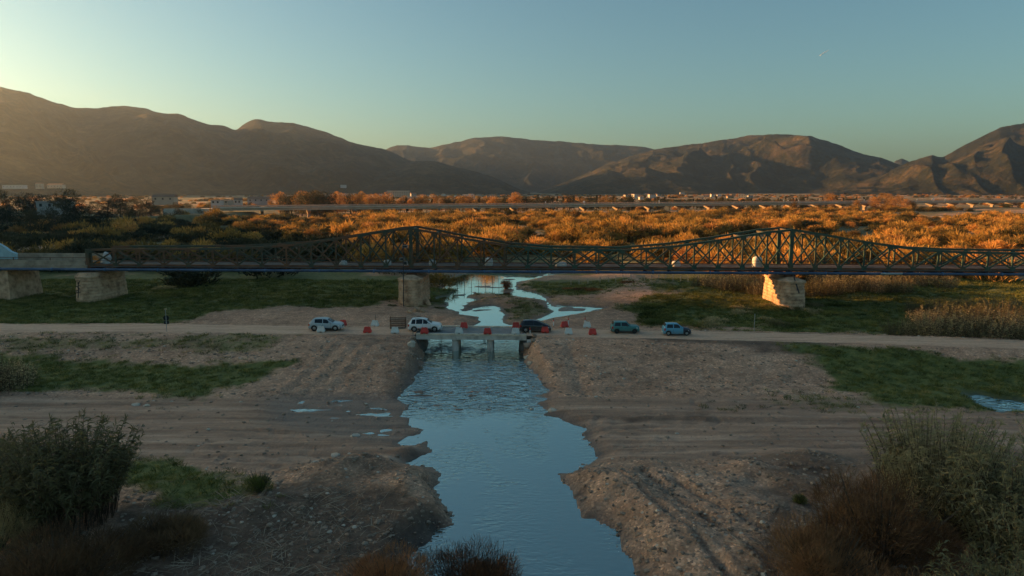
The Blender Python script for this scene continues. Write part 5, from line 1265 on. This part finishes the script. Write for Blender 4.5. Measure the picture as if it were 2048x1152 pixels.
def tree_parts(seed, H, cr, mat, n=1500, slim=1.0, base=0.28, leaf=0.55, clumps=22, pointed=False):
    rng = np.random.default_rng(seed); rr = random.Random(seed)
    tr = MB(); tr.tube([(0, 0, -0.5), (rr.uniform(-.1, .1), rr.uniform(-.1, .1), H * .35), (rr.uniform(-.3, .3), rr.uniform(-.3, .3), H * .85)], [H * .03, H * .022, H * .006], 7)
    parts = []
    for k in range(clumps):
        q = rng.uniform(base, .97); 
        if pointed: rad = cr * (1.02 - q) ** 0.7 * 0.9
        else: rad = cr * math.sqrt(max(0.05, 1 - ((q - .60) / .48) ** 2))
        a = rng.uniform(0, 6.283); rd = rad * math.sqrt(rng.uniform(.05, 1)) * .72
        c = np.array([math.cos(a) * rd * slim, math.sin(a) * rd * slim, q * H]); s_ = cr * rng.uniform(.24, .42) * (0.6 if pointed else 1)
        m = n // clumps; d = rng.normal(size=(m, 3)); d /= np.linalg.norm(d, axis=1, keepdims=True)
        p = c + d * (s_ * rng.uniform(.4, 1.0, m) ** .5)[:, None] * np.array([1, 1, .85])
        g = d + np.array([0, 0, .35]) + rng.normal(size=(m, 3)) * .5
        parts.append(blades(m, p, g, leaf * rng.uniform(.6, 1.3, m), leaf * .55 * rng.uniform(.6, 1.3, m), rng, .2, 1))
        if k % 3 == 0: tr.tube([(0, 0, H * (.2 + .3 * q)), tuple(c * np.array([.5, .5, .92])), tuple(c)], [H * .010, H * .006, H * .002], 5, False)
    V, F = joinVF(parts)
    return tr.mesh('trunk', M_BARK), mesh_np('crown', V, F, mat)
def reed_parts(seed, n, rad, H, leafL=0.75, leafW=0.07, lpc=15, spread=0.28, low=0.3, mat=None):
    """a clump of tall canes with long drooping leaves and feathery tips"""
    rng = np.random.default_rng(seed); st = MB(); parts = []
    a = rng.uniform(0, 6.283, n); q = np.sqrt(rng.uniform(0, 1, n)) * rad
    for i in range(n):
        b = np.array([math.cos(a[i]) * q[i], math.sin(a[i]) * q[i], -0.2]); h = H * rng.uniform(.62, 1.05) * (1 - .25 * (q[i] / rad) ** 2)
        out = np.array([math.cos(a[i]), math.sin(a[i]), 0]) * spread * (q[i] / rad) + rng.normal(size=3) * .10; out[2] = 0
        pt = lambda t: b + np.array([0, 0, h * t]) + out * h * t ** 1.7
        st.tube([pt(0), pt(.4), pt(.75), pt(1.0)], [.022, .020, .015, .006], 3, False)
        t = low + (1 - low) * (np.arange(lpc) + rng.uniform(-.4, .4, lpc)) / lpc; t = np.clip(t, .1, 1)
        p = b + np.outer(t, [0, 0, h]) + np.outer(t ** 1.7, out * h)
        aa = rng.uniform(0, 6.283, lpc); g = np.stack([np.cos(aa), np.sin(aa), rng.uniform(.5, 1.3, lpc)], 1)
        parts.append(blades(lpc, p, g, leafL * rng.uniform(.6, 1.2, lpc) * (1.1 - .4 * t), leafW * rng.uniform(.7, 1.2, lpc), rng, .75, 3))
        if rng.random() < .35:
            m = 10; p = np.repeat(pt(1.0)[None], m, 0) - np.outer(rng.uniform(0, .35, m), [0, 0, 1]); g = rng.normal(size=(m, 3)) * .35 + np.array([.15, 0, 1])
            parts.append(blades(m, p, g, .45, .05, rng, .35, 2))
    V, F = joinVF(parts); return st.mesh('canes', M_CANE), mesh_np('leaves', V, F, mat or L_REED)
def place_reed(parts, x, y, label, scale=1.0, rz=0.0, z=None, group=None, name='giant_reed', cat='reeds'):
    t = thing(name, label, cat, (x, y, gz(x, y) if z is None else z), rz, group, scale)
    link('canes', parts[0], t); stuff(link('leaves', parts[1], t)); return t

# ---- foreground
A = reed_parts(1, 400, 2.5, 6.3, .95, .125, 20, .33, .46)
x, y, _ = P(132, 1040, 1.0); place_reed(A, x, y, 'tall giant reed clump in the left foreground above brown stems')
B = reed_parts(2, 420, 2.7, 6.4, 1.0, .11, 20, .30, .30)
x, y, _ = P(1880, 1040, 1.0); place_reed(B, x, y, 'tall giant reed clump behind brown bush at right', 1.0, .7)
C_ = reed_parts(3, 340, 2.3, 5.8, 1.0, .12, 18, .34, .22)
x, y, _ = P(2060, 1140, 1.0); place_reed(C_, x, y, 'giant reed clump at the right picture edge', 1.05, 1.4)
x, y, _ = P(2010, 1330, 1.0); place_reed(C_, x, y, 'lowest giant reed clump in the bottom right corner', 0.82, 2.9)
x, y, _ = P(2180, 1000, 1.0); place_reed(B, x, y, 'giant reed clump leaning in from beyond the right edge', 0.9, 2.2)
x, y, _ = P(-10, 960, 1.0); place_reed(C_, x, y, 'lower grey green reeds at left edge behind tall clump', 0.55, 3.9)
def fine_bush(name, label, px, py, z, rx, h, seed, mat, n, L=.55, W=.030, cat='bush', up=.8, lobes=16):
    x, y, _ = P(px, py, z); g = gz(x, y)
    t = thing(name, label, cat, (x, y, g))
    me = bush_mesh('foliage', seed, mat, n, h / rx, lobes, L / rx, W / rx, up)
    o = stuff(link('foliage', me, t)); o.scale = (rx, rx, rx)
    st = MB(); rr = random.Random(seed)
    for k in range(70):
        a = rr.uniform(0, 6.28); q = rr.uniform(.2, 1.0) * rx
        st.tube([(math.cos(a) * .15 * rx, math.sin(a) * .15 * rx, -.2), (math.cos(a) * q * .55, math.sin(a) * q * .55, h * .4), (math.cos(a) * q, math.sin(a) * q, h * rr.uniform(.6, 1.08))], [.03, .02, .008], 4, False)
    st.obj('stems', M_BARK, t); return t
fine_bush('tamarisk_bush', 'large brown feathery tamarisk bush in the right foreground', 1760, 1120, 1.0, 3.4, 4.6, 11, L_BROWN, 11500, .55, .030)
fine_bush('tamarisk_bush', 'low brown tamarisk spreading left of large brown bush', 1650, 1180, 1.0, 2.4, 2.6, 12, L_BROWN, 9000, .5, .026)
fine_bush('tamarisk_bush', 'brown tamarisk at the bottom edge, right of gravel tracks', 1800, 1320, 1.0, 2.8, 3.4, 13, L_BROWN, 7500, .5, .026)
fine_bush('riverside_bush', 'brown rounded bush at bottom edge beside the river', 925, 1168, 0.6, 2.7, 2.6, 14, L_RUSSET, 12000, .42, .022)
fine_bush('riverside_bush', 'russet topped bush at bottom edge in front of river', 990, 1160, 0.4, 1.2, 2.6, 15, L_RED, 5000, .38, .02)
fine_bush('riverside_bush', 'low brown green bush at bottom edge left of russet bush', 775, 1175, 0.6, 2.2, 1.8, 16, L_RUSSET, 6500, .4, .022)
fine_bush('dark_scrub', 'dark brown scrub in the bottom left corner', 120, 1180, 1.0, 3.4, 2.3, 17, L_SCRUB, 11000, .6, .03)
fine_bush('dark_scrub', 'dark scrub right of the left reed clump stems', 330, 1090, 1.0, 2.2, 1.5, 18, L_SCRUB, 6000, .5, .026)
fine_bush('dark_scrub', 'grey brown scrub at the left edge of foreground', -20, 1100, 1.0, 2.6, 2.6, 19, L_REED, 6000, .5, .03)
fine_bush('green_shrub', 'small dark green shrub on bank left of the river', 520, 985, 1.0, 0.9, 1.1, 20, L_GRASS, 2200, .3, .02)
fine_bush('green_shrub', 'tiny green shrub on gravel left of large brown bush', 1598, 1003, 0.8, 0.45, 0.5, 21, L_GRASS, 900, .2, .02)
fine_bush('islet_bush', 'russet bush on islet in the upstream pool', 1013, 577, 0.1, 1.25, 1.7, 22, L_RED, 2600, .3, .03)

# ---- middle distance: reeds and shrubs around the road and the bridge
R1 = reed_parts(31, 110, 2.2, 3.8, .7, .10, 10, .25, .15); R2 = reed_parts(32, 110, 2.4, 3.3, .7, .10, 10, .3, .1)
k = 0
for (px, py, s) in ((1800, 668, .8), (1840, 672, .95), (1880, 676, 1.05), (1925, 678, 1.1), (1970, 680, 1.15), (2015, 680, 1.15), (2060, 684, 1.1), (1850, 645, .9), (1900, 645, 1.0), (1950, 645, 1.0), (2000, 648, 1.05), (2050, 648, 1.0), (1880, 622, .8), (1940, 620, .85), (2000, 622, .9), (2050, 622, .9), (1830, 620, .6), (2110, 660, 1.1), (2170, 670, 1.1)):
    x, y, _ = P(px, py, 1.3); place_reed((R1, R2)[k % 2], x, y, 'tall grey green reeds in the thicket beyond the right road', s, k * 1.3, None, 'reed thicket right of road'); k += 1
for (px, py, s) in ((8, 765, 1.0), (-40, 770, 1.1), (36, 752, .7), (-60, 740, 1.0)):
    x, y, _ = P(px, py, 1.0); place_reed((R1, R2)[k % 2], x, y, 'grey green reed shrub at left edge below the dirt road', s * .95, k * 1.3, None, 'reeds at left edge below road'); k += 1
for (px, py, s) in ((1400, 572, .7), (1420, 575, .8), (1445, 578, .8), (1470, 580, .8), (1495, 582, .8), (1515, 586, .75), (1440, 566, .9), (1480, 566, .9), (1510, 570, .9), (1625, 590, .9), (1650, 588, 1.), (1680, 585, 1.0), (1710, 583, 1.), (1740, 582, 1.), (1770, 580, 1.), (1800, 580, .9), (1640, 572, 1.1), (1690, 570, 1.1), (1740, 568, 1.1), (1790, 566, 1.1), (1840, 568, .9), (1890, 570, .9)):
    x, y, _ = P(px, py, 1.5); y += 3 if 1520 < px < 1620 else 0
    place_reed((R1, R2)[k % 2], x, y, 'dry reeds beneath the bridge beside the sunlit pier', s, k * 1.3, None, 'dry reeds beside the sunlit pier'); k += 1
SHR = [bush_mesh('shrub_%d' % i, 60 + i, m, 520, h, 6, .26, .05, .6) for i, (m, h) in enumerate(((L_GRASS, .6), (L_GRASS, .45), (L_REED, .6)))]
rs_ = random.Random(9)
for i in range(46):
    px, py = rs_.uniform(1300, 1720), rs_.uniform(606, 646)
    x, y, _ = P(px, py, 1.2); o = link('bramble_mound', SHR[i % 3], None, (x, y, gz(x, y) - .15)); s = rs_.uniform(1.0, 2.0); o.scale = (s * 1.4, s, s * .75); o.rotation_euler.z = rs_.uniform(0, 6)
    tag(o, 'low dark green bramble mound between right road and sunlit pier', 'bramble', 'bramble mounds right of road')
for (px, py, s) in ((300, 575, 1.5), (330, 578, 1.7), (275, 580, 1.2), (360, 573, 1.2), (1160, 572, 1.2), (1190, 574, 1.4), (1135, 570, 1.0), (1250, 566, 1.3)):
    x, y, _ = P(px, py, 1.2); o = link('meadow_shrub', SHR[int(s * 10) % 3], None, (x, y, gz(x, y) - .1)); o.scale = (s * 1.4, s, s * .8); o.rotation_euler.z = px
    tag(o, 'low shrub on the meadow just right of leftmost round pier' if px < 600 else 'low russet shrub on the bank right of upstream pool', 'shrub', 'meadow shrubs left' if px < 600 else 'bank shrubs')
    if px > 600: o.data = o.data.copy(); o.data.materials[0] = L_RED

for nm, px_, lo in (('leftmost round', 172, 4), ('middle', 822, 4), ('sunlit right', 1582, 5)):
    for q in range(lo):
        x, y, _ = P(px_ - 40 + 95 * q / (lo - 1), 603 if px_ != 822 else 612, 1.2); y += 1.0
        o = link('pier_foot_shrub', SHR[q % 3], None, (x, y, gz(x, y) - .1)); s = rs_.uniform(.5, .95); o.scale = (s * 1.3, s, s * .8); o.rotation_euler.z = q
        tag(o, 'small shrub growing at the foot of the %s stone pier' % nm, 'shrub', 'shrubs at the %s pier' % nm)
# ---- thicket between the bridge and the viaduct
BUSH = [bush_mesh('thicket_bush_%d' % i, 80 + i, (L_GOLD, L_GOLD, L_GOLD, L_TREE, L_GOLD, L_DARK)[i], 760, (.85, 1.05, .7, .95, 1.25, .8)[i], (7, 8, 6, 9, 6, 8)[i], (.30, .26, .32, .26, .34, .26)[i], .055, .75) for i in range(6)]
rb = np.random.default_rng(5)
pts = []
n_try = 26000
Yt = 122 + (440 - 122) * rb.uniform(0, 1, n_try) ** 0.75; Xt = rb.uniform(-1, 1, n_try) * (0.86 * Yt + 14)
dens = sstep(-.14, .12, fbm(Xt / 30, Yt / 22, 4, 131))
dens *= np.where(Yt < 165, sstep(118, 150, Yt + 14 * fbm(Xt / 20, Yt / 20, 2, 133)), 1.0)
dens *= np.where((Xt > -14) & (Xt < 34) & (Yt < 188), 0.02, 1)          # open gravel and water upstream
dens *= np.where(seg_d(Xt, Yt, DIKE) < 19, 0.0, 1)
dens *= np.where((Xt < -40) & (Yt < 150), 0.25, 1)
vdist = np.abs((Xt - V0[0]) * -VD[1] + (Yt - V0[1]) * VD[0]); dens *= np.where(vdist < 9, 0, 1)
beyond = ((Xt - V0[0]) * -VD[1] + (Yt - V0[1]) * VD[0]) > 0; dens *= np.where(beyond, .15, 1)
keep = rb.uniform(0, 1, n_try) < dens * .38
Xt, Yt = Xt[keep], Yt[keep]; order = np.argsort(Yt); Xt, Yt = Xt[order], Yt[order]
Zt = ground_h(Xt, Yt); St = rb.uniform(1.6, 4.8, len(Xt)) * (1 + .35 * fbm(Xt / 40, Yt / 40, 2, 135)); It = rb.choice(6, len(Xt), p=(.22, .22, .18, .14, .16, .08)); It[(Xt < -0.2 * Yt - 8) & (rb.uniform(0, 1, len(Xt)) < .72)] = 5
Rt = rb.uniform(0, 6.28, len(Xt))
inview = np.abs(Xt) < 0.74 * Yt
ids = np.where(inview)[0][:270]; first = {}
for i in ids:
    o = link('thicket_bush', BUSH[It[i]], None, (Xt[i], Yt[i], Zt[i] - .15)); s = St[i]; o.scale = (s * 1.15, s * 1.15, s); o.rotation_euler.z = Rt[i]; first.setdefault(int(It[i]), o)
    side = 'left of the river' if Xt[i] < -10 else ('right of the sunlit pier' if Xt[i] > 50 else 'upstream of the main bridge span')
    tag(o, 'feathery autumn bush in the thicket behind the bridge, ' + side, 'bush', 'thicket bushes ' + side)
rest = np.setdiff1d(np.arange(len(Xt)), ids)
for k in range(6):
    if k not in first:
        o = link('thicket_bush', BUSH[k], None, (-60 - 3 * k, 170, gz(-60, 170))); o.scale = (2, 2, 2); tag(o, 'feathery autumn bush in the thicket behind the bridge, left of the river', 'bush', 'thicket bushes left of the river'); first[k] = o
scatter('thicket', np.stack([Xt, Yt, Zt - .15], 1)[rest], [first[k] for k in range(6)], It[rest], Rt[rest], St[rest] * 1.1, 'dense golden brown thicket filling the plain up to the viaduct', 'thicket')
# taller growth along the foot of the viaduct
nv = 520; sv = rb.uniform(30, VL, nv); ov = -rb.uniform(10, 70, nv); Xv = V0[0] + VD[0] * sv - VD[1] * ov; Yv_ = V0[1] + VD[1] * sv + VD[0] * ov
kv = fbm(Xv / 40, Yv_ / 40, 3, 171) > -.15; Xv, Yv_ = Xv[kv], Yv_[kv]
scatter('viaduct_thicket', np.stack([Xv, Yv_, ground_h(Xv, Yv_) - .2], 1), [first[k] for k in range(6)], rb.choice(6, len(Xv), p=(.25, .2, .1, .2, .2, .05)), rb.uniform(0, 6.28, len(Xv)), rb.uniform(2.8, 4.6, len(Xv)), 'taller golden scrub growing along the foot of the viaduct', 'thicket')
print('thicket', len(Xt))

# ---- trees: autumn crowns and dark evergreens behind and beside the viaduct
TV = {}
def tv(k):
    if k not in TV:
        TV[k] = {'round': lambda: tree_parts(201, 8, 4.2, L_TREE, 1500), 'round2': lambda: tree_parts(202, 9, 4.4, L_TREE, 1500, 1.0, .2), 'cone': lambda: tree_parts(203, 11, 2.0, L_DARK, 1100, 1, .1, .5, 26, True), 'pine': lambda: tree_parts(204, 10, 3.6, L_DARK, 1500, 1.0, .3, .5),
                 'oak': lambda: tree_parts(205, 9, 5.0, L_DARK, 4200, 1.1, .10, .42, 34), 'big': lambda: tree_parts(206, 12, 6.4, L_TREE, 3600, 1.0, .12, .55, 40)}[k]()
    return TV[k]
def tree(kind, x, y, z, s, label, group=None, rz=0.0, name=None):
    t = thing(name or {'cone': 'cypress_tree', 'pine': 'pine_tree', 'oak': 'evergreen_oak'}.get(kind, 'autumn_tree'), label, 'tree', (x, y, z), rz, group, s)
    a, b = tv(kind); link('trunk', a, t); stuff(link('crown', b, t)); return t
rt = random.Random(33)
def tree_px(kind, px, py_base, py_top, Y, label, group=None):
    x, _, zb = PY(px, py_base, Y); _, _, zt = PY(px, py_top, Y)
    H = {'round': 8.3, 'round2': 9.3, 'cone': 11.3, 'pine': 10.3, 'oak': 9.5, 'big': 12.4}[kind]
    g = gz(x, Y); return tree(kind, x, Y, g - .2, (zt - g) / H, label, group, rt.uniform(0, 6))
# belt behind the viaduct
def vy(px):  # distance of the viaduct along this picture column
    d = ray(px, 410); M_ = np.array([[VD[0], -d[0]], [VD[1], -d[1]]]); s, t_ = np.linalg.solve(M_, -V0); return d[1] * t_
for i in range(150):
    px = 560 + 1230 * (i + rt.uniform(-.5, .5)) / 150
    if 655 < px < 672: continue
    if px < 720: kind, top = rt.choice((('round', 385), ('round2', 384), ('pine', 384), ('oak', 386)))
    elif px < 1010: kind, top = rt.choice((('round', 391), ('round2', 390), ('pine', 391), ('round', 393), ('cone', 392)))
    elif px < 1240: kind, top = rt.choice((('pine', 390), ('cone', 389), ('oak', 392), ('round2', 391)))
    else: kind, top = rt.choice((('cone', 391), ('cone', 393), ('pine', 394), ('oak', 396)))
    if 1236 < px < 1290 and rt.random() < .6: continue
    Y = vy(px) * rt.uniform(1.06, 1.22)
    tree_px(kind, px, 410, top + rt.uniform(-2, 5), Y, {'cone': 'dark pointed cypress', 'pine': 'dark rounded evergreen', 'oak': 'broad dark evergreen'}.get(kind, 'autumn orange tree') + ' in the tree belt behind the viaduct, ' + ('left half' if px < 1024 else 'right half'), 'tree belt %s %s' % ({'round2': 'round'}.get(kind, kind), 'left' if px < 1024 else 'right'))
for px, top, kind, lab in ((620, 383, 'oak', 'broad dark tree of the group above left viaduct'), (655, 387, 'oak', 'dark round tree at right end of the group above left viaduct'), (775, 385, 'round2', 'tall orange tree left of the long pale block'), (740, 391, 'round', 'orange tree behind viaduct left of the tall orange tree'),
                           (1032, 387, 'round', 'orange tree above the viaduct near picture centre'), (1262, 388, 'pine', 'lone tall dark tree right of centre above viaduct'), (1662, 388, 'round', 'pale pink orange tree behind viaduct left of big pair')):
    tree_px(kind, px, 408, top, vy(px) * 1.05, lab)
for px, top, kind, f, lab in ((1770, 384, 'big', .93, 'big golden tree in front of the viaduct at right'), (1808, 396, 'big', .93, 'smaller golden tree right of the big golden tree'), (1712, 401, 'round', .9, 'small pinkish tree in front of viaduct left of big golden tree'), (1750, 392, 'big', .95, 'golden tree tucked left of the big golden tree'), (1790, 390, 'big', .90, 'golden tree between the big golden tree and its smaller neighbour'), (1824, 401, 'big', .92, 'low golden tree at right end of the big golden group'), (1588, 404, 'round', .9, 'low golden tree in front of the viaduct, right of centre'), (1665, 408, 'round2', .92, 'low olive tree in front of the viaduct between pink trees')):
    tree_px(kind, px, 420, top, vy(px) * f, lab)
# dark trees on the left, out of the sun
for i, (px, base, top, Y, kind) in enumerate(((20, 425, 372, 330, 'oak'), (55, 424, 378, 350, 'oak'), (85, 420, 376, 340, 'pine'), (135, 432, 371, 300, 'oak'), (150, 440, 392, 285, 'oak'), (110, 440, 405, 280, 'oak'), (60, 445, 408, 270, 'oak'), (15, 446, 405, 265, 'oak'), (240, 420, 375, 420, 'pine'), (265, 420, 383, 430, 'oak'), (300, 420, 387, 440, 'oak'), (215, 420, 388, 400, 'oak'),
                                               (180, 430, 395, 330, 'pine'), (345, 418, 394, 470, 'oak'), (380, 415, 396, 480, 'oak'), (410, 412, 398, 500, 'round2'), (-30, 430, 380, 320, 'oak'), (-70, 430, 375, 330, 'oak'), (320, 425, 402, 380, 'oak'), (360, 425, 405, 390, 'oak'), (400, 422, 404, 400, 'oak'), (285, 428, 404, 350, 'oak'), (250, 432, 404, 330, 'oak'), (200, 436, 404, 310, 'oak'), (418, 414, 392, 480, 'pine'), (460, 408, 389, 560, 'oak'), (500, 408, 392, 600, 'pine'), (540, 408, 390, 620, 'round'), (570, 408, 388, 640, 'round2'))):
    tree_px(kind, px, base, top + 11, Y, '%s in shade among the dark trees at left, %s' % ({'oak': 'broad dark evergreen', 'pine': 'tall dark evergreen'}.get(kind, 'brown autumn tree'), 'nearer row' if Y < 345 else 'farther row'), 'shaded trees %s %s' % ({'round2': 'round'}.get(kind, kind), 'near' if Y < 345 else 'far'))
# far plain: woods too distant to count
nfar = 2600; Yf = rb.uniform(560, 2300, nfar) ; Xf = rb.uniform(-.82, .82, nfar) * Yf
bey = ((Xf - V0[0]) * -VD[1] + (Yf - V0[1]) * VD[0]) > 25; kf = (fbm(Xf / 150, Yf / 150, 3, 141) > -.12) & (bey | (Xf < -.4 * Yf)); Xf, Yf = Xf[kf], Yf[kf]
scatter('far_woods', np.stack([Xf, Yf, ground_h(Xf, Yf) - .3], 1), [first[3], first[5], first[0]], rb.choice(3, len(Xf), p=(.45, .35, .2)), rb.uniform(0, 6.28, len(Xf)), rb.uniform(3, 6, len(Xf)), 'distant woods and hedges on the plain before the mountains', 'woods')

# ------------------------------------------------------------------ grass, gravel, litter
def tuft_mesh(name, seed, n=22, mat=None, L=.32, W=.03, r=.22):
    rng = np.random.default_rng(seed); a = rng.uniform(0, 6.28, n); q = rng.uniform(0, r, n)
    p = np.stack([np.cos(a) * q, np.sin(a) * q, np.zeros(n)], 1); g = np.stack([np.cos(a) * .5, np.sin(a) * .5, np.ones(n)], 1) + rng.normal(size=(n, 3)) * .3
    V, F = blades(n, p, g, L * rng.uniform(.5, 1.2, n), W, rng, .3); return mesh_np(name, V, F, mat or L_GRASS)
nG = 60000
gx = rb.uniform(-1, 1, nG); gy = 30 + 110 * rb.uniform(0, 1, nG) ** .8; gx = gx * (.80 * gy + 6)
gm_, dm_ = zone_masks(gx, gy); hgt_, sdg = ground_h(gx, gy, True)
kp = (rb.uniform(0, 1, nG) < gm_ * .9) & (sdg > .6) & (np.abs(gy - road_y(gx)) > 3.0); gx, gy, hgt_ = gx[kp], gy[kp], hgt_[kp]
px0, py0, _ = P(420, 960, 1.2); t0 = tag(link('grass_tuft', tuft_mesh('tuft_a', 1), None, (px0, py0, gz(px0, py0))), 'short green grass tuft on the left foreground bank', 'grass tuft')
px1, py1, _ = P(400, 740, 1.2); t1 = tag(link('grass_tuft', tuft_mesh('tuft_b', 2, 30, None, .22, .03, .3), None, (px1, py1, gz(px1, py1))), 'short green grass tuft on left meadow below the road', 'grass tuft')
scatter('grass', np.stack([gx, gy, hgt_ - .02], 1), [t0, t1], rb.choice(2, len(gx)), rb.uniform(0, 6.28, len(gx)), rb.uniform(.7, 1.7, len(gx)) * (1 + .006 * np.maximum(gy - 50, 0)), 'short green meadow grass on both banks', 'grass')
print('grass', len(gx))
nS = 52000
sx_ = rb.uniform(-1, 1, nS); sy_ = 27 + 58 * rb.uniform(0, 1, nS) ** 1.15; sx_ = sx_ * (.78 * sy_ + 5)
gm_, dm_ = zone_masks(sx_, sy_); hs, sds = ground_h(sx_, sy_, True); wob_ = fbm(sx_ / 9, sy_ / 9, 3, 5)
on_lane = (sy_ + 2.5 * wob_ > 46) & (sy_ < 62)
kp = (sds > -.5) & (gm_ < .4) & (rb.uniform(0, 1, nS) < np.where(on_lane, .16, .75) * (.35 + .65 * sstep(-.3, .3, fbm(sx_ / 4, sy_ / 3, 3, 151)))) & (np.abs(sy_ - road_y(sx_)) > 2.9)
sx_, sy_, hs = sx_[kp], sy_[kp], hs[kp]
nr_ = 150; rx_ = rb.uniform(-17, 7, nr_); ry_ = rb.uniform(57, 68, nr_); hr_, sr_ = ground_h(rx_, ry_, True); kr = (sr_ < -.3) & (hr_ > -.16)
n_g = len(sx_); sx_, sy_, hs = np.concatenate([sx_, rx_[kr]]), np.concatenate([sy_, ry_[kr]]), np.concatenate([hs, np.maximum(hr_[kr], -.06)])
st_o = []
for i in range(3):
    x, y, _ = P(1330 + 40 * i, 1010 + 12 * i, .8)
    st_o.append(tag(link('pebble', rock_mesh('pebble_%d' % i, 1.0, 200 + i, (M_ROCK, M_ROCK, bpy.data.materials['pale_stone'])[i], 1, .6), None, (x, y, gz(x, y) + .02)), 'small rounded %s pebble on the gravel right of the river' % ('pale' if i == 2 else ('grey', 'brown grey')[i]), 'pebble')); st_o[-1].scale = (.1,) * 3
scatter('gravel', np.stack([sx_, sy_, hs], 1), st_o, rb.choice(3, len(sx_), p=(.48, .47, .05)), rb.uniform(0, 6.28, len(sx_)), np.where(np.arange(len(sx_)) < n_g, .04 + .17 * rb.uniform(0, 1, len(sx_)) ** 4, rb.uniform(.10, .26, len(sx_))), 'loose river gravel and cobbles on the banks', 'gravel')
print('gravel', len(sx_))
# dead canes and twigs washed up in the left foreground
rng = np.random.default_rng(77); parts = []
lit = []
for i in range(1500):
    px = rng.normal(520, 190); py = rng.uniform(1005, 1200)
    if not (180 < px < 880): continue
    x, y, _ = P(px, py, 1.0); lit.append((x, y))
for i in range(260):
    px, py = rng.uniform(430, 850), rng.uniform(940, 1010); x, y, _ = P(px, py, 1.0); lit.append((x, y))
for i in range(160):
    px, py = rng.uniform(1480, 1650), rng.uniform(1060, 1170); x, y, _ = P(px, py, .8); lit.append((x, y))
lit = np.array(lit); n = len(lit); zl = ground_h(lit[:, 0], lit[:, 1]); a = rng.uniform(0, 6.28, n) * .5 + .3
p = np.stack([lit[:, 0], lit[:, 1], zl + .03], 1); g = np.stack([np.cos(a), np.sin(a), rng.uniform(-.05, .35, n)], 1)
V, F = blades(n, p, g, rng.uniform(.3, 1.5, n), rng.uniform(.03, .075, n), rng, .12, 2)
stuff(link('dead_canes', mesh_np('dead_canes', V, F, nmat('bleached_cane', [(.3, (.16, .105, .07)), (.7, (.52, .38, .27))], .8, .9))), 'bleached dead canes and twigs littering the left foreground bank', 'debris')
